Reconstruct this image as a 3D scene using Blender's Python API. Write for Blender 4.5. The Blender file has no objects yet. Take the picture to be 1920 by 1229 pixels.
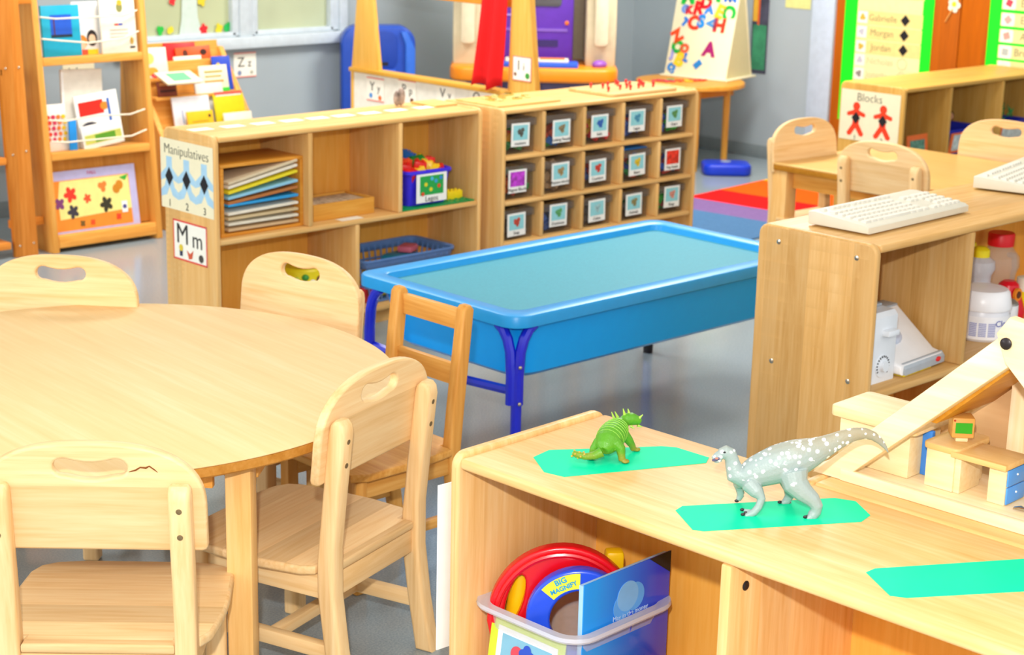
import bpy, bmesh, math, random
from mathutils import Vector, Matrix
random.seed(7)
PI = math.pi
scene = bpy.context.scene
C = scene.collection

# ------------------------------------------------------------------ materials
def lin(h):
    if isinstance(h, str):
        h = h.lstrip('#'); h = [int(h[i:i+2], 16) / 255 for i in (0, 2, 4)]
    return tuple(((c / 12.92) if c <= .04045 else ((c + .055) / 1.055) ** 2.4) for c in h) + (1,)
_mats = {}
def new_mat(name):
    m = bpy.data.materials.new(name); m.use_nodes = True
    nt = m.node_tree; b = nt.nodes['Principled BSDF']
    return m, nt, b
def plain(hexc, rough=.5, metal=0, var=.05, spec=.4, scale=30, coat=0, key=None):
    k = ('p', hexc, rough, metal, var, spec, scale, coat)
    if k in _mats: return _mats[k]
    m, nt, b = new_mat('paint_' + hexc.lstrip('#'))
    c = lin(hexc)
    n = nt.nodes.new('ShaderNodeTexNoise'); n.inputs['Scale'].default_value = scale; n.inputs['Detail'].default_value = 3
    tc = nt.nodes.new('ShaderNodeTexCoord'); nt.links.new(tc.outputs['Object'], n.inputs['Vector'])
    r = nt.nodes.new('ShaderNodeValToRGB')
    r.color_ramp.elements[0].position = .3; r.color_ramp.elements[1].position = .7
    r.color_ramp.elements[0].color = tuple(max(0, v * (1 - var)) for v in c[:3]) + (1,)
    r.color_ramp.elements[1].color = tuple(min(1, v * (1 + var)) for v in c[:3]) + (1,)
    nt.links.new(n.outputs['Fac'], r.inputs['Fac']); nt.links.new(r.outputs['Color'], b.inputs['Base Color'])
    b.inputs['Roughness'].default_value = rough; b.inputs['Metallic'].default_value = metal
    b.inputs['Specular IOR Level'].default_value = spec
    if coat: b.inputs['Coat Weight'].default_value = coat
    _mats[k] = m; return m
def sat(h, k=1.12, v=1.0):
    import colorsys
    r, g, b = [int(h.lstrip('#')[i:i+2], 16)/255 for i in (0, 2, 4)]
    H, S, V = colorsys.rgb_to_hsv(r, g, b); r, g, b = colorsys.hsv_to_rgb(H, min(1, S*k), min(1, V*v))
    return '#%02x%02x%02x' % (round(r*255), round(g*255), round(b*255))
def wood(base, dark, light, axis='x', plank=0, rough=.45, amount=1.0, grain=1.0, key=''):
    base, dark, light = sat(base), sat(dark), sat(light)
    k = ('w', base, dark, light, axis, plank, rough, amount, grain)
    if k in _mats: return _mats[k]
    m, nt, b = new_mat('wood_' + axis)
    N, L = nt.nodes, nt.links
    tc = N.new('ShaderNodeTexCoord'); mp = N.new('ShaderNodeMapping')
    L.new(tc.outputs['Object'], mp.inputs['Vector'])
    s = {'x': (1.6, 26, 26), 'y': (26, 1.6, 26), 'z': (26, 26, 1.6)}[axis]
    mp.inputs['Scale'].default_value = [v * grain for v in s]
    vec = mp.outputs['Vector']
    val = None
    if plank:
        # boards glued side by side: a random shift and tone for each
        sep = N.new('ShaderNodeSeparateXYZ'); L.new(tc.outputs['Object'], sep.inputs[0])
        outs = []
        for a in 'XYZ':
            if a.lower() == axis: continue
            d = N.new('ShaderNodeMath'); d.operation = 'DIVIDE'; d.inputs[1].default_value = plank
            f = N.new('ShaderNodeMath'); f.operation = 'FLOOR'
            L.new(sep.outputs[a], d.inputs[0]); L.new(d.outputs[0], f.inputs[0]); outs.append(f)
        cmb = N.new('ShaderNodeCombineXYZ'); L.new(outs[0].outputs[0], cmb.inputs[0]); L.new(outs[1].outputs[0], cmb.inputs[1])
        wn = N.new('ShaderNodeTexWhiteNoise'); L.new(cmb.outputs[0], wn.inputs['Vector'])
        va = N.new('ShaderNodeVectorMath'); va.operation = 'MULTIPLY_ADD'
        L.new(wn.outputs['Color'], va.inputs[0]); va.inputs[1].default_value = (9, 9, 9); L.new(vec, va.inputs[2])
        vec = va.outputs[0]
        val = N.new('ShaderNodeMapRange'); val.inputs['To Min'].default_value = .86; val.inputs['To Max'].default_value = 1.08
        L.new(wn.outputs['Value'], val.inputs['Value'])
    n1 = N.new('ShaderNodeTexNoise'); n1.inputs['Scale'].default_value = 1.1; n1.inputs['Detail'].default_value = 5
    n1.inputs['Roughness'].default_value = .6; n1.inputs['Distortion'].default_value = .9
    L.new(vec, n1.inputs['Vector'])
    n2 = N.new('ShaderNodeTexNoise'); n2.inputs['Scale'].default_value = 4.5; n2.inputs['Detail'].default_value = 2
    L.new(vec, n2.inputs['Vector'])
    mx = N.new('ShaderNodeMath'); mx.operation = 'MULTIPLY_ADD'; mx.inputs[1].default_value = .35
    L.new(n2.outputs['Fac'], mx.inputs[0]); 
    m2 = N.new('ShaderNodeMath'); m2.operation = 'MULTIPLY'; m2.inputs[1].default_value = .65
    L.new(n1.outputs['Fac'], m2.inputs[0]); L.new(m2.outputs[0], mx.inputs[2])
    r = N.new('ShaderNodeValToRGB'); e = r.color_ramp.elements
    e[0].position = .5 - .2 / amount; e[0].color = lin(dark); e[1].position = .5 + .2 / amount; e[1].color = lin(light)
    x = e.new(.5); x.color = lin(base)
    L.new(mx.outputs[0], r.inputs['Fac'])
    col = r.outputs['Color']
    if val:
        mm = N.new('ShaderNodeVectorMath'); mm.operation = 'SCALE'
        L.new(col, mm.inputs[0]); L.new(val.outputs[0], mm.inputs['Scale']); col = mm.outputs[0]
    L.new(col, b.inputs['Base Color']); b.inputs['Roughness'].default_value = rough
    b.inputs['Specular IOR Level'].default_value = .25
    _mats[k] = m; return m
def MAPLE(axis, plank=0): return wood('#e8bc7e', '#deaa68', '#f0cb94', axis, plank)
def SHELF(axis, plank=0): return wood('#e9bf85', '#deae6e', '#f1cf9c', axis, plank, rough=.4)
def CHAIR(axis, plank=0): return wood('#eac796', '#dcb27a', '#f1d5a8', axis, plank, rough=.45)
def OAK(axis, plank=0): return wood('#e6a85a', '#d59348', '#f0bc70', axis, plank)
def BACK(axis='z'): return wood('#f0b45c', '#e2a44c', '#f6c470', axis, 0, rough=.6, amount=.7)
def DOORW(axis='z'): return wood('#b4600c', '#a35405', '#c06c14', axis, 0, rough=.45)
def LAM(): return wood('#eacb99', '#e4c08c', '#efd6ab', 'x', 0, rough=.6, grain=.55, amount=.8)
WHITE = plain('#f2f2ee', .6, var=.02)
PAPER = plain('#f4f1e4', .8, var=.02, spec=.1)
CREAM = plain('#efe6c4', .8, var=.02, spec=.1)
BLACK = plain('#17141a', .5, var=.05)
INK = plain('#3a3836', .8, var=.05, spec=.1)
CHROME = plain('#c9c2b0', .25, 1, var=.03)
def glassy(hexc, alpha, rough=.15):
    k = ('g', hexc, alpha, rough)
    if k in _mats: return _mats[k]
    m, nt, b = new_mat('clear_plastic')
    N, L = nt.nodes, nt.links
    tr = N.new('ShaderNodeBsdfTransparent'); tr.inputs[0].default_value = tuple(.90 + .10*v for v in lin(hexc)[:3]) + (1,)
    n = N.new('ShaderNodeTexNoise'); n.inputs['Scale'].default_value = 14
    r = N.new('ShaderNodeMapRange'); r.inputs['To Min'].default_value = alpha - .04; r.inputs['To Max'].default_value = alpha + .04
    L.new(n.outputs['Fac'], r.inputs['Value'])
    mx = N.new('ShaderNodeMixShader'); b.inputs['Base Color'].default_value = lin(hexc); b.inputs['Roughness'].default_value = rough
    L.new(r.outputs[0], mx.inputs[0]); L.new(tr.outputs[0], mx.inputs[1]); L.new(b.outputs[0], mx.inputs[2])
    L.new(mx.outputs[0], N['Material Output'].inputs['Surface'])
    _mats[k] = m; return m

# ------------------------------------------------------------------ geometry helpers
def BM(): return bmesh.new()
def box(bm, x0, x1, y0, y1, z0, z1, bev=0, seg=2, M=None):
    vs = [bm.verts.new((x, y, z)) for x in (x0, x1) for y in (y0, y1) for z in (z0, z1)]
    q = [(0, 1, 3, 2), (4, 6, 7, 5), (0, 4, 5, 1), (2, 3, 7, 6), (0, 2, 6, 4), (1, 5, 7, 3)]
    fs = [bm.faces.new([vs[i] for i in f]) for f in q]
    if bev:
        es = list({e for f in fs for e in f.edges})
        r = bmesh.ops.bevel(bm, geom=es, offset=bev, segments=seg, profile=.5, affect='EDGES', clamp_overlap=True)
        vs = list({v for f in r['faces'] for v in f.verts} | {v for v in vs if v.is_valid})
    if M is not None: bmesh.ops.transform(bm, matrix=M, verts=[v for v in vs if v.is_valid])
    return bm
def prism(bm, pts, plane, t0, t1, bev=0, seg=2):
    def P(p, t):
        a, b = p
        return {'xz': (a, t, b), 'xy': (a, b, t), 'yz': (t, a, b)}[plane]
    A = [bm.verts.new(P(p, t0)) for p in pts]; B = [bm.verts.new(P(p, t1)) for p in pts]
    n = len(pts)
    f0 = bm.faces.new(A); f1 = bm.faces.new(B[::-1])
    fs = [f0, f1] + [bm.faces.new([A[i], B[i], B[(i+1) % n], A[(i+1) % n]]) for i in range(n)]
    bmesh.ops.recalc_face_normals(bm, faces=fs)
    if bev:
        es = list(set(f0.edges) | set(f1.edges))
        bmesh.ops.bevel(bm, geom=es, offset=bev, segments=seg, profile=.5, affect='EDGES', clamp_overlap=True)
    return bm
def tube(bm, pts, rad, seg=10, cap=True, flat=None):
    pts = [Vector(p) for p in pts]
    if not isinstance(rad, (list, tuple)): rad = [rad] * len(pts)
    rings = []; up = None
    for i, p in enumerate(pts):
        t = (pts[min(i+1, len(pts)-1)] - pts[max(i-1, 0)]).normalized()
        if up is None:
            up = Vector((0, 0, 1)) if abs(t.z) < .9 else Vector((1, 0, 0))
        u = (up - t * up.dot(t)).normalized(); w = t.cross(u); up = u
        r = rad[i]; ru, rw = (r if isinstance(r, (list, tuple)) else (r, r))
        rings.append([bm.verts.new(p + u * ru * math.cos(a) + w * rw * math.sin(a)) for a in [2*PI*k/seg for k in range(seg)]])
    for a, b in zip(rings, rings[1:]):
        for k in range(seg): bm.faces.new([a[k], a[(k+1) % seg], b[(k+1) % seg], b[k]])
    if cap:
        bm.faces.new(rings[0][::-1]); bm.faces.new(rings[-1])
    return bm
def lathe(bm, prof, seg=24, c=(0, 0, 0), cap=True):
    rings = []
    for r, z in prof:
        rings.append([bm.verts.new((c[0] + r*math.cos(2*PI*k/seg), c[1] + r*math.sin(2*PI*k/seg), c[2] + z)) for k in range(seg)])
    for a, b in zip(rings, rings[1:]):
        for k in range(seg): bm.faces.new([a[k], a[(k+1) % seg], b[(k+1) % seg], b[k]])
    if cap: bm.faces.new(rings[0][::-1]); bm.faces.new(rings[-1])
    return bm
def ball(bm, c, r, seg=12):
    M = Matrix.Translation(c) @ Matrix.Diagonal((*(r if isinstance(r, (list, tuple)) else (r, r, r)), 1))
    bmesh.ops.create_uvsphere(bm, u_segments=seg, v_segments=max(6, seg*2//3), radius=1, matrix=M); return bm
def xform(bm, M): bmesh.ops.transform(bm, matrix=M, verts=bm.verts); return bm
def finish(me, ang=35):
    for p in me.polygons: p.use_smooth = True
    me.set_sharp_from_angle(angle=math.radians(ang))
def obj(name, bm, mat, parent=None, label=None, ang=35):
    bmesh.ops.recalc_face_normals(bm, faces=bm.faces)
    me = bpy.data.meshes.new(name); bm.to_mesh(me); bm.free(); finish(me, ang)
    if mat: me.materials.append(mat)
    o = bpy.data.objects.new(name, me); C.objects.link(o); o.parent = parent
    if label: o['label'] = label
    return o
def tag(o, label, cat, group=None, kind=None):
    if label: o['label'] = label
    if cat: o['category'] = cat
    if group: o['group'] = group
    if kind: o['kind'] = kind
    return o
def thing(name, label, cat, loc=(0, 0, 0), rz=0, group=None, rot=None, kind=None):
    o = bpy.data.objects.new(name, None); C.objects.link(o); o.empty_display_size = .05
    o.location = loc; o.rotation_euler = rot if rot else (0, 0, rz)
    return tag(o, label, cat, group, kind)
def solid(name, label, cat, bm, mat, loc=(0, 0, 0), rz=0, group=None, rot=None, kind=None, ang=35):
    o = obj(name, bm, mat, None, None, ang); o.location = loc; o.rotation_euler = rot if rot else (0, 0, rz)
    return tag(o, label, cat, group, kind)
def struct(name, bm, mat, parent=None):
    o = obj(name, bm, mat, parent)
    if parent is None: o['kind'] = 'structure'
    return o
def kids(o): return [c for c in bpy.data.objects if c.parent == o]
def copy_tree(o, parent=None):
    c = o.copy(); C.objects.link(c); c.parent = parent
    for ch in kids(o): copy_tree(ch, c)
    return c
_curves = {}
def curve_mesh(cu):
    o = bpy.data.objects.new('tmp', cu); C.objects.link(o)
    dg = bpy.context.evaluated_depsgraph_get(); dg.update()
    me = bpy.data.meshes.new_from_object(o.evaluated_get(dg))
    bpy.data.objects.remove(o); bpy.data.curves.remove(cu)
    return me
def text_mesh(s, size, depth=.0004, bold=0):
    k = (s, round(size, 5), depth, bold)
    if k not in _curves:
        cu = bpy.data.curves.new('t', 'FONT'); cu.body = s; cu.size = size; cu.align_x = 'CENTER'; cu.align_y = 'CENTER'
        cu.extrude = depth; cu.offset = bold; cu.resolution_u = 3
        _curves[k] = curve_mesh(cu)
    return _curves[k]
def plate_mesh(loops, depth, bev=0, res=2):
    cu = bpy.data.curves.new('p', 'CURVE'); cu.dimensions = '2D'; cu.fill_mode = 'BOTH'
    cu.extrude = max(0, depth/2 - bev); cu.bevel_depth = bev; cu.bevel_resolution = res; cu.offset = -bev
    for lp in loops:
        s = cu.splines.new('POLY'); s.points.add(len(lp) - 1); s.use_cyclic_u = True
        for p, q in zip(s.points, lp): p.co = (q[0], q[1], 0, 1)
    return curve_mesh(cu)
def mesh_obj(name, me, mat, parent=None, M=None, label=None, ang=35):
    me = me.copy(); 
    if M is not None: me.transform(M)
    finish(me, ang); me.materials.clear(); me.materials.append(mat)
    o = bpy.data.objects.new(name, me); C.objects.link(o); o.parent = parent
    if label: o['label'] = label
    return o
RX90 = Matrix.Rotation(PI/2, 4, 'X')          # xy plane -> xz plane, facing -y
def lettering(s, size, x, z, mat, parent, y=-.0012, rot=0, bold=0, name='lettering', depth=.0004):
    return mesh_obj(name, text_mesh(s, size, depth, bold), mat, parent,
                    Matrix.Translation((x, y, z)) @ Matrix.Rotation(rot, 4, 'Y') @ RX90)
def flat(name, pts, mat, parent, y=-.0006, t=.0004, label=None):
    return obj(name, prism(BM(), pts, 'xz', y - t, y), mat, parent, label)
def rect(x0, x1, z0, z1): return [(x0, z0), (x1, z0), (x1, z1), (x0, z1)]
def circ(x, z, r, n=20, rz=None): return [(x + r*math.cos(2*PI*k/n), z + (rz or r)*math.sin(2*PI*k/n)) for k in range(n)]
def rrect(x0, x1, y0, y1, r, n=5):
    P = []
    for cx, cy, a in ((x1-r, y1-r, 0), (x0+r, y1-r, 90), (x0+r, y0+r, 180), (x1-r, y0+r, 270)):
        P += [(cx + r*math.cos(math.radians(a + 90*k/n)), cy + r*math.sin(math.radians(a + 90*k/n))) for k in range(n+1)]
    return P
def blade(cx, cz, r, lobes=5, depth=.45, rot=0, n=40, sx=1):
    return [(cx + sx*r*(1-depth+depth*abs(math.cos(lobes*t/2)))*math.cos(t+rot), cz + r*(1-depth+depth*abs(math.cos(lobes*t/2)))*math.sin(t+rot)) for t in [2*PI*k/n for k in range(n)]]
# a sheet of paper or card: origin at its middle, facing local -y
def card(name, label, cat, loc, rz, w, h, mat=PAPER, border=None, bw=.005, group=None, rot=None, topbot=False, t=.001, sheet='sheet'):
    r = thing(name, label, cat, loc, rz, group, rot)
    obj(sheet, box(BM(), -w/2, w/2, -t/2, t/2, -h/2, h/2), mat, r)
    if border:
        bm = BM(); y0, y1 = -t/2 - .0005, -t/2
        box(bm, -w/2, w/2, y0, y1, h/2-bw, h/2); box(bm, -w/2, w/2, y0, y1, -h/2, -h/2+bw)
        if not topbot:
            box(bm, -w/2, -w/2+bw, y0, y1, -h/2, h/2); box(bm, w/2-bw, w/2, y0, y1, -h/2, h/2)
        obj('border', bm, border, r)
    return r
def local(loc, rz, p):
    c, s = math.cos(rz), math.sin(rz)
    return (loc[0] + p[0]*c - p[1]*s, loc[1] + p[0]*s + p[1]*c, loc[2] + p[2])

# ------------------------------------------------------------------ camera
cam = bpy.data.cameras.new('camera'); co = bpy.data.objects.new('camera', cam); C.objects.link(co)
F_PX, PITCH, ROLL, YAW, CH = 3290.278, .2604, .0226, .7653, 1.6742
cam.sensor_fit = 'HORIZONTAL'; cam.sensor_width = 36; cam.lens = F_PX / 1920 * 36; cam.clip_start = .05
Fw = Vector((math.sin(YAW)*math.cos(PITCH), math.cos(YAW)*math.cos(PITCH), -math.sin(PITCH)))
R0 = Vector((math.cos(YAW), -math.sin(YAW), 0)); U0 = R0.cross(Fw)
Rv = R0*math.cos(ROLL) + U0*math.sin(ROLL); Uv = U0*math.cos(ROLL) - R0*math.sin(ROLL)
m = Matrix((Rv, Uv, -Fw)).transposed().to_4x4(); m.translation = (0, 0, CH); co.matrix_world = m
scene.camera = co
cam.dof.use_dof = True; cam.dof.focus_distance = 3.25; cam.dof.aperture_fstop = 7.5

# ------------------------------------------------------------------ light
w = bpy.data.worlds.new('world'); scene.world = w; w.use_nodes = True
w.node_tree.nodes['Background'].inputs[0].default_value = (1, .985, .95, 1); w.node_tree.nodes['Background'].inputs[1].default_value = 1.12
def area(name, loc, size, energy, color=(1, 1, 1), target=None, sy=None, shape='RECTANGLE'):
    l = bpy.data.lights.new(name, 'AREA'); l.energy = energy; l.color = color; l.shape = shape; l.size = size
    if shape in ('RECTANGLE', 'ELLIPSE'): l.size_y = sy or size
    o = bpy.data.objects.new(name, l); C.objects.link(o); o.location = loc
    d = (Vector(target) - Vector(loc)) if target else Vector((0, 0, -1))
    o.rotation_euler = d.to_track_quat('-Z', 'Y').to_euler(); return o
area('camera_flash', (-.05, .05, CH + .30), .07, 72, (1, .985, .95), target=(2.9, 3.0, .55), shape='DISK')
for x, y, e in ((1.5, 1.2, 6), (4.4, 3.6, 24), (6.7, 5.5, 74), (4.2, 6.0, 46)):
    area('ceiling_lamp', (x, y, 2.58), 1.2, e, (1, .98, .94), sy=.6)
area('left_fill_light', (-1.6, 5.2, 1.7), 2.2, 60, (.97, .99, 1), target=(4.2, 5.2, .5), sy=1.3)  # added fill lamp out of view, brightens the faces turned left
scene.view_settings.view_transform = 'Standard'; scene.view_settings.look = 'None'
scene.view_settings.exposure = .30; scene.view_settings.gamma = 1.0

# ------------------------------------------------------------------ room
def wall_mat(hexc, key):
    return plain(hexc, .7, var=.03, spec=.2, scale=3)
fm, fnt, fb = new_mat('vinyl_floor')
N, L = fnt.nodes, fnt.links
tc = N.new('ShaderNodeTexCoord')
n1 = N.new('ShaderNodeTexNoise'); n1.inputs['Scale'].default_value = 220; n1.inputs['Detail'].default_value = 2
n2 = N.new('ShaderNodeTexNoise'); n2.inputs['Scale'].default_value = .9; n2.inputs['Detail'].default_value = 3
L.new(tc.outputs['Object'], n1.inputs['Vector']); L.new(tc.outputs['Object'], n2.inputs['Vector'])
r1 = N.new('ShaderNodeValToRGB'); r1.color_ramp.elements[0].position = .35; r1.color_ramp.elements[1].position = .65
r1.color_ramp.elements[0].color = lin('#77899c'); r1.color_ramp.elements[1].color = lin('#9aa8b4')
r2 = N.new('ShaderNodeMixRGB'); r2.blend_type = 'MIX'; r2.inputs[2].default_value = lin('#98a096')
mr = N.new('ShaderNodeMapRange'); mr.inputs['To Min'].default_value = .1; mr.inputs['To Max'].default_value = .7
L.new(n2.outputs['Fac'], mr.inputs['Value']); L.new(mr.outputs[0], r2.inputs[0]); L.new(n1.outputs['Fac'], r1.inputs['Fac']); L.new(r1.outputs['Color'], r2.inputs[1])
L.new(r2.outputs[0], fb.inputs['Base Color']); fb.inputs['Roughness'].default_value = .17; fb.inputs['Specular IOR Level'].default_value = .6
XW, YB = 8.2, 7.5
struct('floor', box(BM(), -4, XW, -4, YB, -.05, 0), fm)
struct('ceiling', box(BM(), .6, XW, .6, YB, 2.7, 2.75), wall_mat('#eeeeea', 'c'))  # unseen; cut short on the near side so world light fills the fronts
wallm = wall_mat('#a3aeb4', 'w')
# back wall with an opening for two windows
bm = BM()
WZ0, WZ1, WX0, WX1 = .80, 1.75, 4.55, 5.82
box(bm, -4, WX0, YB, YB+.15, 0, 2.7); box(bm, WX1, XW, YB, YB+.15, 0, 2.7)
box(bm, WX0, WX1, YB, YB+.15, 0, WZ0-.02); box(bm, WX0, WX1, YB, YB+.15, WZ1, 2.7)
struct('wall_back', bm, wallm)
struct('wall_right', box(BM(), XW, XW+.15, -4, YB+.15, 0, 2.7), wallm)
bbm = plain('#7b8588', .5)
struct('baseboard_right', box(BM(), XW-.012, XW, 6.0, YB, 0, .075, .003), bbm)
struct('baseboard_back', box(BM(), -4, XW-.012, YB-.012, YB, 0, .075, .003), bbm)
# windows
frm = plain('#c8d3da', .45); pane_m = plain('#b9c19a', .25, var=.08, scale=2, spec=.5)
pane_m2 = plain('#b6bf9f', .25, var=.1, scale=3, spec=.5)
for i, (x0, x1, pm) in enumerate(((WX0, 5.195, pane_m), (5.312, WX1, pane_m2))):
    wn = thing('window_%d' % (i+1), None, None, (0, 0, 0), kind='structure')
    bm = BM(); y0, y1 = YB-.02, YB+.06
    box(bm, x0-.02, x0+.02, y0, y1, WZ0-.02, WZ1+.02, .004); box(bm, x1-.02, x1+.04, y0, y1, WZ0-.02, WZ1+.02, .004)
    box(bm, x0, x1, y0, y1, WZ0-.025, WZ0, .004); box(bm, x0, x1, y0, y1, WZ1, WZ1+.025, .004)
    obj('window_frame', bm, frm, wn)
    obj('pane', box(BM(), x0, x1, YB+.015, YB+.025, WZ0, WZ1), pm, wn)
bm = BM(); box(bm, WX0-.06, WX1+.09, YB-.05, YB, .715, .775, .006)
box(bm, 5.215, 5.292, YB-.03, YB+.05, .775, WZ1, .004); box(bm, WX1+.035, WX1+.09, YB-.03, YB, .775, WZ1, .004)
struct('trim_1', bm, frm)
# paper tree and leaves on the window
solid('paper_tree_trunk', 'pale grey-green paper tree trunk stuck on the left window pane', 'paper cutout',
      prism(BM(), [(-.065, -.08), (.07, -.08), (.045, .0), (.04, .1), (.06, .26), (.14, .5), (.0, .5), (-.16, .5), (-.07, .26), (-.045, .1), (-.05, 0)], 'xz', -.001, 0),
      plain('#c8d8ce', .8), (4.94, YB+.008, .88))
for (x, z, c, lb, s, lobe) in ((4.764, .826, '#23b63f', 'green paper leaf, leftmost on the window pane, beside a yellow one', .027, 3), (4.822, .824, '#d9cb2e', 'yellow paper leaf between the green leaf and the tree trunk', .024, 2),
        (5.017, .818, '#e8202a', 'red star-shaped paper leaf right of the tree trunk', .032, 5), (5.110, .818, '#d8c92c', 'yellow paper leaf right of the red one', .03, 4),
        (5.162, .824, '#1faf50', 'green pointed paper leaf at the right edge of the window pane', .03, 2), (4.838, .968, '#e02830', 'red paper leaf high on the left window at the top of the view', .025, 4), (5.01, .965, '#d9c62c', 'yellow paper leaf high on the window at the top of the view', .034, 4)):
    solid('paper_leaf', lb, 'paper leaf', prism(BM(), blade(0, 0, s, lobe, .4, .4, sx=.8), 'xz', -.001, 0), plain(c, .7), (x, YB+.006, z), group='paper leaves on the window')

# ------------------------------------------------------------------ cards with letters
RED = plain('#e0453c', .7); PINKRED = plain('#e57f74', .7)
def alphabet(txt, label, loc, rz, w, h, mat=PAPER, tb=True, b=RED, pics=True, rot=None):
    r = card('alphabet_card', label, 'alphabet card', loc, rz, w, h, mat, b, .006 if tb else .005, rot=rot, topbot=tb)
    lettering(txt[0], h*.55, -w*.18, h*.1, INK, r); lettering(txt[1], h*.45, w*.2, h*.06, INK, r)
    return r
r = alphabet('Zz', 'white Zz letter card on the wall below the window sill', (5.258, YB-.003, .628), 0, .138, .127, b=PINKRED)
flat('picture', circ(-.035, -.04, .013), plain('#8791b0'), r, y=-.0012); flat('picture', circ(.04, -.04, .01), plain('#b7b7a4'), r, y=-.0012)
r = alphabet('Nn', 'cream N letter card on the wall seen through the open bookcase', (4.30, YB-.003, .63), 0, .17, .14, CREAM, b=PINKRED)

# ------------------------------------------------------------------ generic shelf unit: front at y=0, origin at its front left foot
def unit(label, cat, loc, rz, W, D, H, mk, shelves, dividers, t=.02, lip=.004, bot=.05, plank=.07, back_mat=None, name='storage_shelf', end_r=.03, toplab=None):
    r = thing(name, label, cat, loc, rz)
    prof = [(0, 0), (0, H-end_r)] + [(end_r - end_r*math.cos(a), H - end_r + end_r*math.sin(a)) for a in [PI/2*k/5 for k in range(1, 6)]] + \
           [(D - end_r + end_r*math.sin(a), H - end_r + end_r*math.cos(a)) for a in [PI/2*k/5 for k in range(0, 5)]] + [(D, H-end_r), (D, 0)]
    obj('end_panel', prism(BM(), prof, 'yz', 0, t, .006, 3), mk('z', plank), r)
    obj('end_panel', prism(BM(), prof, 'yz', W-t, W, .006, 3), mk('z', plank), r)
    obj('top_board', box(BM(), t, W-t, 0.002, D-.004, H-lip-t, H-lip, .007, 3), mk('x', .11), r)
    obj('back_panel', box(BM(), t, W-t, D-.016, D-.008, bot, H-lip-t), back_mat or BACK(), r)
    obj('bottom_board', box(BM(), t, W-t, 0.004, D-.016, bot, bot+t, .004), mk('x'), r)
    obj('kick_board', box(BM(), t, W-t, .03, .046, 0, bot), mk('x'), r)
    for z, a, b in shelves: obj('shelf_board', box(BM(), a, b, .003, D-.016, z-t, z, .006, 3), mk('x', .11), r)
    for x, z0, z1 in dividers: obj('divider', box(BM(), x-t/2, x+t/2, .003, D-.016, z0, z1, .005, 2), mk('z', .09), r)
    return r

# ------------------------------------------------------------------ manipulatives shelf (left, back)
ML, MR = (3.284, 4.869, 0), .0067
MW, MD, MH = 1.225, .307, .7644
unit('long low maple shelf with three upper bays and a Manipulatives sign on its end', 'shelf', ML, MR, MW, MD, MH, MAPLE,
     [(.408, .02, MW-.02)], [(.406, .408, MH-.024), (.819, .408, MH-.024), (.617, .07, .388)])
def onM(p): return local(ML, MR, p)
# cards on its end panel (facing -x)
def end_card(L0, R0, y, z, dx=-.0015): return local(L0, R0, (dx, y, z))
cyc = end_card(ML, MR, .163, .604)
r = card('shelf_sign', 'cream Manipulatives sign with three blue paper-chain figures on the shelf end', 'sign', cyc, MR-PI/2, .315, .243, CREAM)
lettering('Manipulatives', .05, 0, .085, INK, r, bold=-.0009)
bl = plain('#a9cfe6', .8)
for i, x in enumerate((-.105, 0, .105)):
    pts = [(x-.017, .06), (x+.017, .06), (x+.017, .022), (x+.052, -.005), (x+.052, -.028), (x+.02, -.018), (x+.03, -.045), (x+.052, -.06), (x+.052, -.085), (x+.018, -.075), (x, -.045), (x-.018, -.075), (x-.052, -.085), (x-.052, -.06), (x-.03, -.045), (x-.02, -.018), (x-.052, -.028), (x-.052, -.005), (x-.017, .022)]
    f = flat('paper_figure', pts, bl, r)
    obj('diamond', prism(BM(), [(x-.024, -.01), (x, -.043), (x+.024, -.01), (x, .023)], 'xz', -.0022, -.0012), BLACK, f)
    lettering(str(i+1), .036, x, -.103, INK, r)
r = card('alphabet_card', 'white Mm letter card with red border on the end of the Manipulatives shelf', 'alphabet card', end_card(ML, MR, .152, .379), MR-PI/2, .205, .141, PAPER, RED, .006)
lettering('M', .10, -.045, .02, INK, r); lettering('m', .085, .045, .012, INK, r)
flat('picture', [(-.065, -.03), (-.045, -.03), (-.047, -.055), (-.063, -.055)], plain('#20284f'), r, y=-.0012); flat('picture', circ(-.055, -.026, .012), plain('#e3c838'), r, y=-.0013)
flat('picture', [(-.02, -.03), (.0, -.04), (.02, -.025), (.012, -.055), (-.008, -.06)], plain('#d55b3a'), r, y=-.0012)
flat('picture', circ(.066, -.046, .014), plain('#4a443e'), r, y=-.0012)
# paper strips lying on top
for i, (x, y) in enumerate(((.07, .18), (.2, .177), (.325, .172), (.447, .168), (.56, .164), (.675, .16), (.797, .158), (.924, .158), (1.06, .155))):
    o = solid('label_strip', '%s white paper strip on top of the long shelf, counting from the Manipulatives end' % ['first', 'second', 'third', 'fourth', 'fifth', 'sixth', 'seventh', 'eighth', 'last'][i], 'paper strip',
          box(BM(), -.042, .042, -.025, .025, 0, .0008), PAPER, onM((x, y, MH-.0035)), MR, group='paper strips on the long shelf')
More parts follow.
